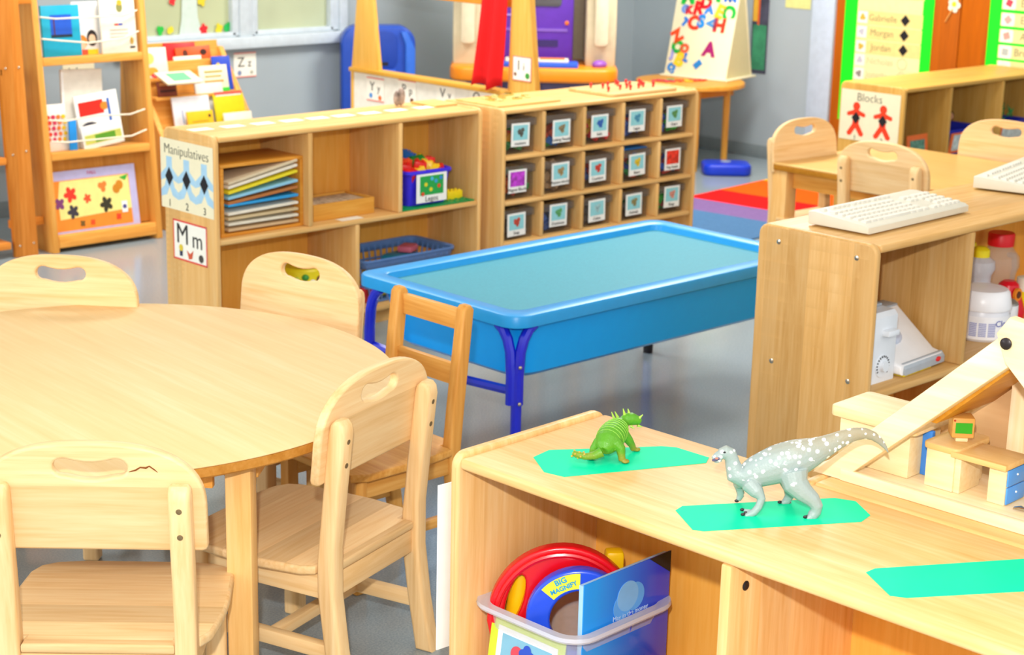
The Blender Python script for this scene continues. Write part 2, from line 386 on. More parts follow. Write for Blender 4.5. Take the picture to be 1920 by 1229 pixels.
# puzzle rack with boards in the first bay
r = thing('puzzle_rack', 'small wooden puzzle rack full of boards in the first upper bay', 'puzzle rack', onM((.222, .035, .4085)), MR)
bm = BM(); wd = OAK('x')
for q in ((-.175, .175, 0, .21, 0, .012), (-.175, .175, 0, .21, .238, .25), (-.175, -.161, 0, .21, .012, .238), (.161, .175, 0, .21, .012, .238)): box(bm, *q, .002)
obj('frame', bm, wood('#d99a45', '#c98838', '#e5ab58', 'x'), r)
obj('back_board', box(BM(), -.16, .16, .2, .208, .012, .238), BACK(), r)
pz = [('#cfae83', 0, .016, 'bottom natural wooden'), ('#dfd8c4', 0, .036, 'cream'), ('#cdb78c', .01, .056, 'tan'), ('#e6decb', .03, .076, 'cream'), ('#2f9ad8', .02, .104, 'bright blue'), ('#b5713a', .09, .122, 'brown'),
      ('#8cc4e0', .11, .142, 'light blue'), ('#e6d52a', .16, .168, 'yellow'), ('#e9e0cd', .17, .188, 'cream'), ('#d8c6a4', .18, .204, 'tan')]
for i, (c, tilt, z, nm) in enumerate(pz):
    solid('puzzle_board', '%s edged puzzle board, number %s from the bottom of the puzzle rack' % (nm, ['one', 'two', 'three', 'four', 'five', 'six', 'seven', 'eight', 'nine', 'ten'][i]), 'puzzle',
          box(BM(), -.148, .148, -.1, .1, -.0045, .0045, .001), plain(c, .6), onM((.222, .13, .4085 + z + .007)), group='puzzles in the rack', rot=(0, -tilt, MR))
# wooden tray of flat pieces, second bay
r = thing('wooden_tray', 'shallow wooden tray of flat pieces in the second upper bay', 'tray', onM((.60, .06, .4085)), MR)
bm = BM()
for q in ((-.14, .14, 0, .01, 0, .06), (-.14, .14, .16, .17, 0, .06), (-.14, -.13, .01, .16, 0, .06), (.13, .14, .01, .16, 0, .06), (-.13, .13, .01, .16, 0, .008)): box(bm, *q, .001)
obj('tray_box', bm, wood('#dba350', '#cd9242', '#e6b568', 'x'), r)
o = solid('puzzle_pieces', 'flat mixed printed puzzle pieces lying in the wooden tray', 'puzzle pieces', box(BM(), -.128, .128, -.07, .07, 0, .044, .004), plain('#b9a58c', .7, var=.5, scale=45), onM((.60, .145, .418)), MR, kind='stuff')
solid('label_strip', 'white paper label on the shelf in front of the wooden tray', 'paper strip', box(BM(), -.05, .05, -.02, .02, 0, .0008), PAPER, onM((.60, .03, .4085)), MR)
# blue bin of bricks on a green base plate, third bay
gp = thing('brick_base_plate', 'green brick base plate lying under the blue bin', 'base plate', onM((1.015, .15, .4085)), MR)
bm = BM(); box(bm, -.18, .18, -.14, .13, 0, .006, .001); obj('plate', bm, plain('#13914a', .35), gp)
bm = BM()
for i in range(4):
    for j in range(9): lathe(bm, [(.006, .006), (.006, .010)], 8, (.06 + i*.032, -.125 + j*.031, 0))
obj('stud', bm, plain('#13914a', .35), gp)
bn = thing('brick_bin', 'blue plastic bin heaped with toy bricks on the middle shelf', 'bin', onM((.985, .13, .416)), MR)
bm = BM()
A = rrect(-.095, .095, -.085, .085, .02); B = rrect(-.108, .108, -.1, .1, .02)
for a, b, z0, z1 in ((A, B, 0, .128),):
    v0 = [bm.verts.new((x, y, z0)) for x, y in a]; v1 = [bm.verts.new((x, y, z1)) for x, y in b]
    v2 = [bm.verts.new((x*.96, y*.96, z1)) for x, y in b]; v3 = [bm.verts.new((x*.96, y*.96, .01)) for x, y in a]
    n = len(a)
    for p, q in ((v0, v1), (v1, v2), (v2, v3)):
        for k in range(n): bm.faces.new([p[k], p[(k+1) % n], q[(k+1) % n], q[k]])
    bm.faces.new(v0[::-1]); bm.faces.new(v3)
BLUEP = plain('#3a2be0', .3)
obj('tub', bm, BLUEP, bn)
bm = BM(); prism(bm, rrect(-.118, .118, -.11, .11, .025), 'xy', .118, .13, .003); 
bmr = BM(); tube(bmr, [(x, y, .124) for x, y in B + B[:1]], .009, 8); obj('rim', bmr, BLUEP, bn); bm.free()
lb = obj('label_card', box(BM(), -.075, .075, -.1105, -.1095, .012, .12), WHITE, bn); 
obj('picture', box(BM(), -.058, .058, -.1115, -.1105, .04, .112), plain('#22a048', .6), lb)
for (x, z, c) in ((-.03, .08, '#e2d32a'), (-.005, .06, '#e2d32a'), (.02, .09, '#3a9fd2'), (.035, .07, '#e04a2b'), (.0, .10, '#49b3d8'), (.045, .1, '#3a80d2'), (-.045, .045, '#e04a2b')):
    obj('picture_detail', prism(BM(), circ(x, z, .008, 8), 'xz', -.1125, -.1115), plain(c, .6), lb)
mesh_obj('lettering', text_mesh('Legos', .028), INK, lb, Matrix.Translation((0, -.1112, .025)) @ RX90)
def brick(bm, w=.03, d=.03, h=.02, n=2, m=2):
    box(bm, -w/2, w/2, -d/2, d/2, 0, h, .001)
    for i in range(n):
        for j in range(m): lathe(bm, [(.005, h), (.005, h+.004)], 8, (-w/2 + w*(i+.5)/n, -d/2 + d*(j+.5)/m, 0))
    return bm
cols = [('#e0231f', 'red'), ('#f2c41a', 'yellow'), ('#1c8f3c', 'green'), ('#2f78d8', 'blue'), ('#e94f2a', 'orange-red')]
k = 0
brick_protos = {}
heap = [(-.08, -.075, .125, 0), (-.02, -.08, .128, 1), (.05, -.075, .125, 1), (.085, -.06, .12, 0), (-.05, -.02, .15, 4), (.01, -.02, .155, 2), (.06, -.01, .15, 0), (-.08, .0, .145, 1), (-.06, .05, .165, 2), (.0, .04, .17, 3), (.045, .05, .16, 1), (.09, .03, .13, 0), (-.015, -.06, .148, 0), (-.085, -.05, .142, 0), (.03, -.05, .145, 1)]
wh = ['at the front left of', 'at the front of', 'at the front right of', 'at the right end of', 'left of the middle of', 'in the middle of', 'right of the middle of', 'at the left end of', 'at the back left, high on', 'at the back, topmost of', 'at the back right of', 'at the far right of', 'on the front crest of', 'upper left front of', 'on the right crest of']
for (x, y, z, ci), wd_ in zip(heap, wh):
    hx, nm = cols[ci]
    o = solid('toy_brick', '%s toy brick %s the heap in the blue bin' % (nm, wd_), 'toy brick', brick(BM(), .058, .045, .035), plain(hx, .3), onM((.985 + x*.92, .13 + y*.85, .416 + z - .022)), group='bricks heaped in the blue bin',
              rot=(random.uniform(-.5, .5), random.uniform(-.5, .5), random.uniform(0, 3)))
solid('pile_of_bricks', 'mixed toy bricks filling the blue bin below the heap', 'toy bricks', prism(BM(), rrect(-.088, .088, -.078, .078, .02), 'xy', .012, .108), plain('#d23a22', .4, var=.5, scale=40), onM((.985, .13, .416)), MR, kind='stuff')
solid('toy_brick', 'long yellow toy brick on the green plate right of the blue bin', 'toy brick', brick(BM(), .08, .04, .03, 4, 2), plain('#f0d21c', .3), onM((1.135, .075, .4155)), MR+.05)
solid('toy_brick', 'red toy brick on the green plate behind the yellow one', 'toy brick', brick(BM(), .045, .04, .032), plain('#d8262a', .3), onM((1.135, .17, .4155)), MR)
solid('toy_brick', 'green toy brick stacked on the red one beside the blue bin', 'toy brick', brick(BM(), .05, .04, .03), plain('#1c9a48', .3), onM((1.132, .17, .452)), MR+.2)
# blue basket, lower bay
def basket(label, loc, rz, w, d, h, mat):
    r = thing('plastic_basket', label, 'basket', loc, rz)
    P0 = rrect(-w/2*.86, w/2*.86, -d/2*.86, d/2*.86, .03, 4); P1 = rrect(-w/2, w/2, -d/2, d/2, .035, 4)
    bm = BM(); prism(bm, P0, 'xy', 0, .006); 
    for f in (.0, .33, .62): tube(bm, [(a[0]+(b[0]-a[0])*f, a[1]+(b[1]-a[1])*f, .004 + h*f) for a, b in zip(P0 + P0[:1], P1 + P1[:1])], .004, 6)
    n = 44
    def along(P, s):
        Ls = [math.dist(P[i], P[(i+1) % len(P)]) for i in range(len(P))]; s *= sum(Ls)
        for i, l in enumerate(Ls):
            if s <= l: q = P[(i+1) % len(P)]; f = s/l if l else 0; return (P[i][0]+(q[0]-P[i][0])*f, P[i][1]+(q[1]-P[i][1])*f)
            s -= l
        return P[0]
    for k in range(n):
        a = along(P0, k/n*.9999); b = along(P1, k/n*.9999)
        tube(bm, [(a[0], a[1], .003), (b[0], b[1], h-.01)], .0035, 5)
    obj('mesh_side', bm, mat, r)
    bm = BM(); 
    pr = [bm.verts.new((x, y, z)) for z, s in ((h-.03, .985), (h, 1.0), (h+.004, 1.05), (h-.008, 1.055)) for x, y in [(x*s, y*s) for x, y in P1]]
    n = len(P1)
    for j in range(3):
        for k in range(n): bm.faces.new([pr[j*n+k], pr[j*n+(k+1) % n], pr[(j+1)*n+(k+1) % n], pr[(j+1)*n+k]])
    o = obj('rim', bm, mat, r); so = o.modifiers.new('s', 'SOLIDIFY'); so.thickness = .003
    return r
basket('slate blue open-weave plastic basket in the lower bay of the long shelf', onM((.895, .155, .0705)), MR, .44, .25, .165, plain('#6288c4', .35))
solid('folded_toy', 'teal toy lying against the front of the blue basket', 'toy', box(BM(), -.05, .05, -.06, .06, 0, .05, .012), plain('#1f8fb5', .5), onM((.93, .13, .165)), .2)
solid('folded_toy', 'pink toy on the teal one in the blue basket', 'toy', box(BM(), -.04, .04, -.03, .03, 0, .025, .008), plain('#d86a80', .5), onM((.98, .15, .2165)), .5)
solid('jumbled_toys', 'mixed toys heaped in the bottom of the blue basket', 'toys', box(BM(), -.17, .17, -.085, .085, 0, .08, .02), plain('#c9b23a', .6, var=.6, scale=30), onM((.895, .155, .079)), MR, kind='stuff')
# yellow tub seen through the chair's handle hole
r = thing('toy_tub', 'yellow printed cylinder tub in the lower left bay, seen through a chair handle', 'tub', onM((.49, .16, .0705)), MR+.15)
bm = BM(); lathe(bm, [(.08, 0), (.08, .15), (.074, .158)], 28); obj('tub_body', bm, plain('#e8d21c', .4), r)
for a, z, c in ((-2.3, .13, '#3c8f3a'), (-1.95, .11, '#e8e8e0'), (-1.6, .12, '#6a4a30'), (-2.7, .12, '#b8c850')):
    bm = BM(); ball(bm, (.08*math.cos(a), .08*math.sin(a), z), (.014, .014, .012), 8); obj('picture', bm, plain(c), r)
solid('red_toy', 'small red and black toy at the bottom right of the long shelf', 'toy', box(BM(), -.05, .05, -.04, .04, 0, .06, .01), plain('#c02a2a', .5), onM((.70, .1, .0705)), .3)

# ------------------------------------------------------------------ cubby unit with fifteen bins
GL, GR = (4.545, 4.803, 0), -.0107
GW, GD, GH = 1.1185, .36, .764
dz = [.0]
cub = unit('maple cubby unit holding fifteen clear bins in three rows', 'cubby shelf', GL, GR, GW, GD, GH, MAPLE, [(.581, .02, GW-.02), (.405, .02, GW-.02), (.245, .02, GW-.02)],
     [(x, z0, z1) for x in (.22, .443, .666, .889) for z0, z1 in ((.581, GH-.024), (.405, .561), (.245, .385))], t=.018)
def onG(p): return local(GL, GR, p)
binmat = glassy('#8f847b', .06, .2); rimmat = glassy('#8d827a', .30, .25)
contents = [[('#e23a24', '#f0a81c'), ('#2f7fe0', '#18a04c'), ('#e83040', '#e83040'), ('#3355d0', '#e6452a'), ('#35d045', '#d84a30')],
            [('#e0356a', '#e8702a'), ('#cfae84', '#c2a078'), ('#b82a28', '#3c5ca8'), ('#28a050', '#e8482a'), ('#d8392a', '#4050b0')],
            [('#6d625c', '#74685f'), ('#33475f', '#4a6fb8'), ('#77706c', '#807872'), ('#1e6f40', '#5d5a50'), ('#28c040', '#d04858')]]
pics = [['#5a5a52', '#8a7a5a', '#3060b0', '#4a90b0', '#5a9050'], ['#b03ac0', '#a0885a', '#c84030', '#d8b828', '#e0321e'], ['#c04838', '#58a060', '#9ac0c4', '#8a8050', '#d08a78']]
ptext = [['counters', 'Linking People', 'links', 'Legos', 'Gears'], ['Magnet Blocks', 'Pattern blocks', 'Counters', 'Bears', 'Pop beads'], ['Snap', 'Dominoes', 'Cubes', 'Animals', 'Rings']]
rowz = (.5815, .4055, .2455); rown = ('top', 'middle', 'bottom'); coln = ('first', 'second', 'third', 'fourth', 'fifth')
for i in range(3):
    for j in range(5):
        x0 = (.018, .230, .453, .676, .899)[j]; x1 = (.211, .434, .657, .880, 1.1)[j]
        cx = (x0+x1)/2 - .006; z0 = rowz[i]; h = .135 if i == 0 else (.13 if i == 1 else .118)
        b = thing('storage_bin', 'clear plastic bin with a picture label, %s from the left in the %s row' % (coln[j], rown[i]), 'bin', onG((cx, .03, z0+.0005)), GR, 'clear bins in the cubby unit')
        bm = BM(); w2 = .082
        for q in ((-w2, w2, 0, .003, 0, h-.02), (-w2, w2, .27, .273, 0, h-.02), (-w2, -w2+.003, .003, .27, 0, h-.02), (w2-.003, w2, .003, .27, 0, h-.02), (-w2+.003, w2-.003, .003, .27, 0, .003)): box(bm, *q)
        obj('tub', bm, binmat, b)
        bm = BM()
        for q in ((-w2-.005, w2+.005, -.008, .004, h-.03, h), (-w2-.005, w2+.005, .27, .276, h-.02, h), (-w2-.005, -w2, .004, .27, h-.02, h), (w2, w2+.005, .004, .27, h-.02, h)): box(bm, *q, .002)
        obj('rim', bm, rimmat, b)
        lw, lh = .096, .09; lx = random.uniform(-.012, .008); zc = h*.5 + .006 + random.uniform(-.006, .006); tl = random.uniform(-.03, .03)
        lc = obj('label_card', xform(box(BM(), -lw/2, lw/2, -.0065, -.0055, -lh/2, lh/2), Matrix.Translation((lx, -.004, zc)) @ Matrix.Rotation(tl, 4, 'Y')), WHITE, b)
        tall = (i, j) in ((1, 0), (1, 4))
        pm = plain('#8fd0d8', .6) if not tall else plain(pics[i][j], .6, var=.5, scale=60)
        T = Matrix.Translation((lx, -.004, zc)) @ Matrix.Rotation(tl, 4, 'Y')
        pc = obj('picture', xform(box(BM(), -.038, .038, -.0075, -.0068, -.02, .037), T), pm, lc)
        if not tall:
            bm = BM()
            for (a, c_, s) in ((-.006, .006, .012), (.01, .012, .010), (.004, -.004, .011)): prism(bm, blade(a, c_+.006, s, random.choice((3, 4, 5)), .3, random.random()), 'xz', -.0083, -.0076)
            obj('picture_detail', xform(bm, T), plain(pics[i][j], .6, var=.4, scale=80), lc)
        mesh_obj('lettering', text_mesh(ptext[i][j], .017), INK, lc, T @ Matrix.Translation((0, -.0072, -.033)) @ RX90)
        # toys in the bin: a blurred heap nobody could count
        c1, c2 = contents[i][j]
        bm = BM(); rnd = random.Random(i*7+j)
        for k in range(46):
            s = rnd.uniform(.014, .026)
            hgt = h*.72 if (i, j) in ((0, 2), (1, 0), (1, 1), (1, 3), (1, 2)) else h*.55
            M = Matrix.Translation((rnd.uniform(-.064, .064), rnd.uniform(.022, .12), rnd.uniform(.02, max(.03, hgt)))) @ Matrix.Rotation(rnd.uniform(0, 3), 4, Vector((rnd.random(), rnd.random(), rnd.random())).normalized())
            box(bm, -s*.8, s*.8, -s*.6, s*.6, -s*.5, s*.5, .002, 1, M)
        pm2 = plain(c1, .4); o = obj('toy_pieces', bm, pm2); o.location = onG((cx, .03, z0+.001)); o.rotation_euler = (0, 0, GR)
        o.data.materials.append(plain(c2, .4)); o.data.materials.append(plain(random.choice(['#f0c020', '#2a9a48', '#e05030', '#3565c8']) if i < 2 and (i, j) != (1, 1) else c2, .4))
        nf = len(o.data.polygons)
        for q, p in enumerate(o.data.polygons): p.material_index = (q // max(1, nf//46)) % 3
        tag(o, 'small loose toys inside the %s bin of the %s row' % (coln[j], rown[i]), 'toys', 'toys inside the clear bins', 'stuff')
solid('flat_cover', 'blue flat lid lying on the fourth bin of the middle row', 'lid', box(BM(), -.08, .08, -.09, .09, 0, .006, .002), plain('#1f72c4', .4), onG((.76, .12, .4055+.1315)), GR)
# on top: a wooden puzzle with gilt pieces and a peg board
pb = solid('puzzle_board', 'pale wooden puzzle board with gilt pieces at the left end of the cubby top', 'puzzle', box(BM(), -.17, .17, -.12, .12, 0, .008, .002), wood('#e3bf7c', '#d6ad65', '#efcf92', 'x'), onG((.19, .18, GH-.0035)), GR)
rnd = random.Random(3)
gilt = plain('#d8c46a', .25, .5)
for k in range(16):
    px, py = rnd.uniform(-.15, .13), rnd.uniform(-.02, .10)
    solid('puzzle_piece', 'shiny gilt puzzle piece on the wooden puzzle board', 'puzzle piece', prism(BM(), blade(0, 0, rnd.uniform(.012, .02), 4, .35, rnd.random()), 'xy', 0, .006), gilt if k % 3 else plain('#c9cf8a', .4), onG((.19+px, .18+py, GH+.005)), GR, group='gilt puzzle pieces on the cubby top')
solid('puzzle_board', 'pale wooden puzzle board on the right end of the long shelf beside the cubby unit', 'puzzle', box(BM(), -.06, .06, -.07, .07, 0, .008, .002), wood('#e3bf7c', '#d6ad65', '#efcf92', 'x'), onM((1.155, .2, MH-.0035)), MR)
solid('peg_board', 'pale wooden peg board with red pegs on the right of the cubby top', 'peg board', prism(BM(), rrect(-.2, .2, -.13, .13, .02), 'xy', 0, .012, .002), wood('#d9bb84', '#cba86c', '#e5cb98', 'x'), onG((.82, .16, GH-.0035)), GR)
pegm = plain('#e0302a', .4)
k = 0
pegp = [(-.15, -.06), (-.09, .03), (-.06, -.04), (-.03, .06), (-.03, -.07), (0, -.02), (.02, .05), (.04, -.05), (.06, .02), (.09, -.03), (.09, .07), (.12, .01), (.13, -.05), (.15, .05), (.16, -.02), (-.12, .07), (.05, .09)]
for (px, py) in pegp:
    bm = BM(); lathe(bm, [(.004, 0), (.004, .008), (.006, .009), (.006, .019), (.004, .021)], 10)
    o = solid('peg', 'red peg standing in the pale peg board', 'peg', bm, pegm, onG((.82+px, .16+py, GH+.009)), GR, group='red pegs in the peg board')

# ------------------------------------------------------------------ sensory table
WL = (3.192, 3.309, 0); WLn, WD, WZ = 1.343, .705, .4745
st = thing('water_table', 'bright blue plastic sand and water table with a lid on dark blue legs', 'water table', WL, 0)
lidm = plain('#1496dc', .35, var=.03, spec=.5); padm = plain('#3a93a6', .6, var=.05, scale=120)
def ringloft(bm, rings, close_first=True, close_last=True):
    V = [[bm.verts.new(p) for p in r] for r in rings]; n = len(V[0])
    for a, b in zip(V, V[1:]):
        for k in range(n): bm.faces.new([a[k], a[(k+1) % n], b[(k+1) % n], b[k]])
    if close_first: bm.faces.new(V[0][::-1])
    if close_last: bm.faces.new(V[-1])
def RR(x0, x1, y0, y1, r, z): return [(x, y, z) for x, y in rrect(x0, x1, y0, y1, r, 6)]
bm = BM()
e = .008
ringloft(bm, [RR(.01, WLn-.01, .01, WD-.01, .05, WZ-.035), RR(0, WLn, 0, WD, .06, WZ-.035), RR(0, WLn, 0, WD, .06, WZ-.008), RR(.003, WLn-.003, .003, WD-.003, .058, WZ-.002), RR(.01, WLn-.01, .01, WD-.01, .052, WZ),
              RR(.055, WLn-.055, .055, WD-.055, .04, WZ), RR(.062, WLn-.062, .062, WD-.062, .035, WZ-.004), RR(.068, WLn-.068, .068, WD-.068, .03, WZ-.022)])
ld = obj('lid', bm, lidm, st)
ld.data.materials.append(padm)
for p in ld.data.polygons:
    if len(p.vertices) > 6 and p.center.z > WZ-.03: p.material_index = 1
bm = BM()
ringloft(bm, [RR(.11, WLn-.11, .10, WD-.10, .06, .262), RR(.085, WLn-.085, .075, WD-.075, .08, .278), RR(.05, WLn-.05, .042, WD-.042, .07, WZ-.04), RR(.04, WLn-.04, .035, WD-.035, .06, WZ-.037)])
obj('tub', bm, plain('#0aa6ff', .35, var=.02), st)
legm = plain('#1424c8', .25, var=.04, spec=.6)
for sx, sy in ((0, 0), (1, 0), (0, 1), (1, 1)):
    cx, cy = (.028 if not sx else WLn-.028), (.028 if not sy else WD-.028)
    dx, dy = (1 if not sx else -1), (1 if not sy else -1)
    bm = BM()
    for (ax, ay) in ((1, 0), (0, 1)):
        ox, oy = (.014*dx if ax else 0), (.014*dy if ay else 0)
        pts = [(cx + ox + ax*dx*.056, cy + oy + ay*dy*.056, WZ-.037), (cx + ox + ax*dx*.036, cy + oy + ay*dy*.036, WZ-.05), (cx + ox + ax*dx*.018, cy + oy + ay*dy*.018, WZ-.075), (cx + ox + ax*dx*.006, cy + oy + ay*dy*.006, WZ-.11), (cx+ox, cy+oy, WZ-.18), (cx+ox, cy+oy, .215)]
        tube(bm, pts, .0155, 10)
    lg = obj('leg', bm, legm, st)
    bm = BM(); tube(bm, [(cx + .012*dx, cy + .004*dy, .3), (cx + .012*dx, cy + .004*dy, .02)], .0155, 10); obj('lower_leg', bm, legm, lg)
    bm = BM(); lathe(bm, [(.017, 0), (.018, .03), (.014, .032)], 12, (cx + .012*dx, cy + .004*dy, 0)); obj('foot', bm, BLACK, lg)
    if not sx and not sy:
        for z in (.327, .222): obj('bolt', ball(BM(), (cx + .004, cy - .017, z), (.006, .005, .006), 8), CHROME, lg)
bm = BM(); tube(bm, [(.04, WD-.05, .25), (.07, WD*.62, .225), (.07, WD*.38, .225), (.04, .05, .25)], .014, 8); obj('cross_bar', bm, legm, st)

# ------------------------------------------------------------------ preschool chairs: face +y, seat at .30
def hole_loop():
    P = []
    # kidney shaped handle hole
    for t in [PI*k/8 for k in range(-4, 5)]: P.append((.048 + .017*math.cos(t/1.0) , .638 + .0165*math.sin(t)))
    P += [(.0 + .048*(1-k/5*2)*.9, .6545 - .007*math.sin(PI*k/5)) for k in range(0, 6)]
    for t in [PI*k/8 for k in range(4, 13)]: P.append((-.048 + .017*math.cos(t), .638 + .0165*math.sin(t)))
    P += [(-.048*(1-k/5*2)*.9, .6215 - .007*math.sin(PI*k/5)) for k in range(0, 6)]
    return P
def back_loop():
    P = [(-.19, .478), (.19, .478), (.197, .481), (.2, .488), (.2, .56)]
    a, b = .2, .125
    for k in range(1, 32):
        t = PI*k/32
        c, s = math.cos(t), math.sin(t)
        P.append((a*math.copysign(abs(c)**.8, c), .56 + b*s**.8))
    P += [(-.2, .56), (-.2, .488), (-.197, .481)]
    return P
def make_chair(label):
    r = thing('preschool_chair', label, 'chair', group=None)
    seat = [(-.137, -.02), (.137, -.02), (.137, .012), (.18, .012), (.196, .04), (.207, .13), (.207, .2), (.2, .31), (.186, .343), (.155, .362), (.1, .37)]
    seat = seat + [(-x, y) for x, y in seat[::-1][:-2]]
    so = obj('seat', prism(BM(), seat, 'xy', .28, .30, .006, 3), CHAIR('x', .075), r)
    tilt = .1
    # handle cut-out board: drawn flat at z-up then tilted back
    me = plate_mesh([back_loop(), hole_loop()], .02, .005)
    M = Matrix.Translation((0, .020, 0)) @ Matrix.Translation((0, 0, .3)) @ Matrix.Rotation(tilt, 4, 'X') @ Matrix.Translation((0, 0, -.3)) @ RX90
    mesh_obj('backrest', me, CHAIR('x', .12), r, M)
    for s in (-1, 1):
        u0, u1 = sorted((s*.138, s*.178))
        prof = [(-.067, 0), (-.025, 0), (-.004, .12), (.012, .24), (.012, .31), (-.001, .44), (-.017, .585), (-.022, .603), (-.032, .612), (-.044, .611), (-.053, .602), (-.056, .585), (-.041, .45), (-.030, .34), (-.030, .24), (-.045, .12)]
        lg = obj('leg', prism(BM(), prof, 'yz', u0, u1, .008, 3), CHAIR('z'), r)
        for z in (.568, .518):
            bm = BM(); lathe(bm, [(.0055, -.004), (.0055, .0014), (.003, .002)], 10)
            xform(bm, Matrix.Translation((s*.158, -.1*(z-.3) - .0262, z)) @ Matrix.Rotation(PI/2 + tilt, 4, 'X'))
            obj('bolt', bm, plain('#8a7350', .4, .6), lg)
        u0, u1 = sorted((s*.142, s*.182))
        obj('leg', box(BM(), u0, u1, .292, .330, 0, .28, .007, 3), CHAIR('z'), r)
        u0, u1 = sorted((s*.147, s*.170))
        obj('side_rail', box(BM(), u0, u1, .0, .30, .226, .279, .004), CHAIR('y'), r)
        obj('stretcher', box(BM(), u0, u1, -.03, .30, .095, .127, .004), CHAIR('y'), r)
    obj('rear_rail', box(BM(), -.147, .147, -.016, .004, .226, .279, .004), CHAIR('x'), r)
    obj('front_rail', box(BM(), -.147, .147, .302, .322, .236, .279, .004), CHAIR('x'), r)
    obj('cross_stretcher', box(BM(), -.149, .149, .13, .152, .097, .125, .004), CHAIR('x'), r)
    return r
c0 = make_chair('pale wooden chair at bottom left with a crack beside its handle hole')
def put(o, x, y, facing, label, group, s=1.0):
    o.location = (x, y, 0); o.rotation_euler = (0, 0, facing - PI/2); o['label'] = label; o['group'] = group
    if s != 1: o.scale = (s, s, s)
    return o
GA, GB = 'preschool chairs around the round table', 'preschool chairs at the far table'
chA = put(c0, 1.487, 2.602, .83, c0['label'], GA)
# the split knot beside the handle of the nearest chair
put(copy_tree(c0), 2.162, 2.663, math.radians(107.5), 'pale wooden chair at the right of the round table, back turned at an angle', GA)
put(copy_tree(c0), 2.645, 3.55, -2.93, 'pale wooden chair between round table and long shelf, yellow tub showing through handle', GA)
put(copy_tree(c0), 2.165, 3.91, -2.42, 'pale wooden chair behind the round table at the left edge of the view', GA)
put(copy_tree(c0), 5.80, 4.33, -1.62, 'wooden preschool chair at the left end of the far table, facing out', GB)
put(copy_tree(c0), 5.545, 3.765, .03, 'wooden preschool chair on the near side of the far table, back turned', GB)
put(copy_tree(c0), 6.445, 3.80, -3.0, 'wooden preschool chair at the right of the far table below the open shelf', GB)
# knot detail
bm = BM()
crack = [(0, .0), (.012, .004), (.02, .010), (.03, .009), (.036, .013), (.044, .006), (.05, .0)]
M = Matrix.Translation((0, .020, 0)) @ Matrix.Translation((0, 0, .3)) @ Matrix.Rotation(.1, 4, 'X') @ Matrix.Translation((0, 0, -.3))
tube(bm, [(.068 + x, -.0103, .632 + z*.9) for x, z in crack], [.0006, .0016, .0014, .002, .0014, .0012, .0005], 6)
xform(bm, M); obj('crack', bm, plain('#7a4416', .9), chA, 'dark crack in the wood beside the handle hole')

# ladder-back chair
def ladder_chair():
    r = thing('ladder_chair', 'honey wooden ladder-back chair with two slats between the round table and the blue water table', 'chair', (2.69, 3.132, 0), PI/2)
    w_ = lambda a: wood('#d59f58', '#c58a45', '#e3b470', a)
    for s in (-1, 1):
        u0, u1 = sorted((s*.105, s*.138))
        prof = [(-.06, 0), (-.026, 0), (.0, .16), (.012, .28), (.0, .4), (-.028, .635), (-.038, .645), (-.052, .645), (-.062, .633), (-.037, .4), (-.026, .28), (-.036, .16)]
        obj('leg', prism(BM(), prof, 'yz', u0, u1, .007, 3), w_('z'), r)
        u0, u1 = sorted((s*.115, s*.148))
        obj('leg', box(BM(), u0, u1, .275, .308, 0, .28, .005), w_('z'), r)
        u0, u1 = sorted((s*.112, s*.130))
        obj('side_rail', box(BM(), u0, u1, .0, .28, .228, .279, .003), w_('y'), r)
        obj('stretcher', box(BM(), u0, u1, -.02, .28, .10, .125, .003), w_('y'), r)
    for z0, z1 in ((.578, .63), (.443, .497)):
        y = -.12*((z0+z1)/2 - .28) + .0
        obj('back_slat', box(BM(), -.107, .107, y-.018, y-.002, z0, z1, .003), w_('x'), r)
    seat = [(-.105, -.03), (.105, -.03), (.105, .014), (.148, .014), (.16, .1), (.16, .28), (.14, .318), (-.14, .318), (-.16, .28), (-.16, .1), (-.148, .014), (-.105, .014)]
    obj('seat', prism(BM(), seat, 'xy', .28, .30, .005, 3), w_('x', ), r)
    return r
ladder_chair()

# ------------------------------------------------------------------ round table
TX, TY, TZ, TR = 1.902, 3.287, .559, .657
t = thing('round_table', 'round laminate-topped wooden table in the left foreground', 'table', (TX, TY, 0), math.radians(-93))
bm = BM(); lathe(bm, [(TR-.006, TZ-.004), (TR-.001, TZ-.0035), (TR, TZ-.002), (TR-.003, TZ)], 128); obj('table_top', bm, LAM(), t)
bm = BM(); lathe(bm, [(TR-.004, TZ-.026), (TR, TZ-.022), (TR, TZ-.004), (TR-.003, TZ-.004)], 128); obj('edge_band', bm, wood('#b98340', '#a8712f', '#c79352', 'x'), t, 'brown plywood edge of the table top')
for k in range(4):
    a = k*PI/2; px, py = .58*math.cos(a), .58*math.sin(a)
    bm = box(BM(), -.026, .026, -.026, .026, 0, TZ-.026, .004)
    xform(bm, Matrix.Translation((px, py, 0)) @ Matrix.Rotation(PI/4, 4, 'Z')); obj('leg', bm, MAPLE('z'), t)
    bm = box(BM(), -.36, .36, -.009, .009, TZ-.085, TZ-.026, .002)
    xform(bm, Matrix.Rotation(a + PI/4, 4, 'Z') @ Matrix.Translation((.425, 0, 0)) @ Matrix.Rotation(PI/2, 4, 'Z')); obj('apron', bm, OAK('x'), t)

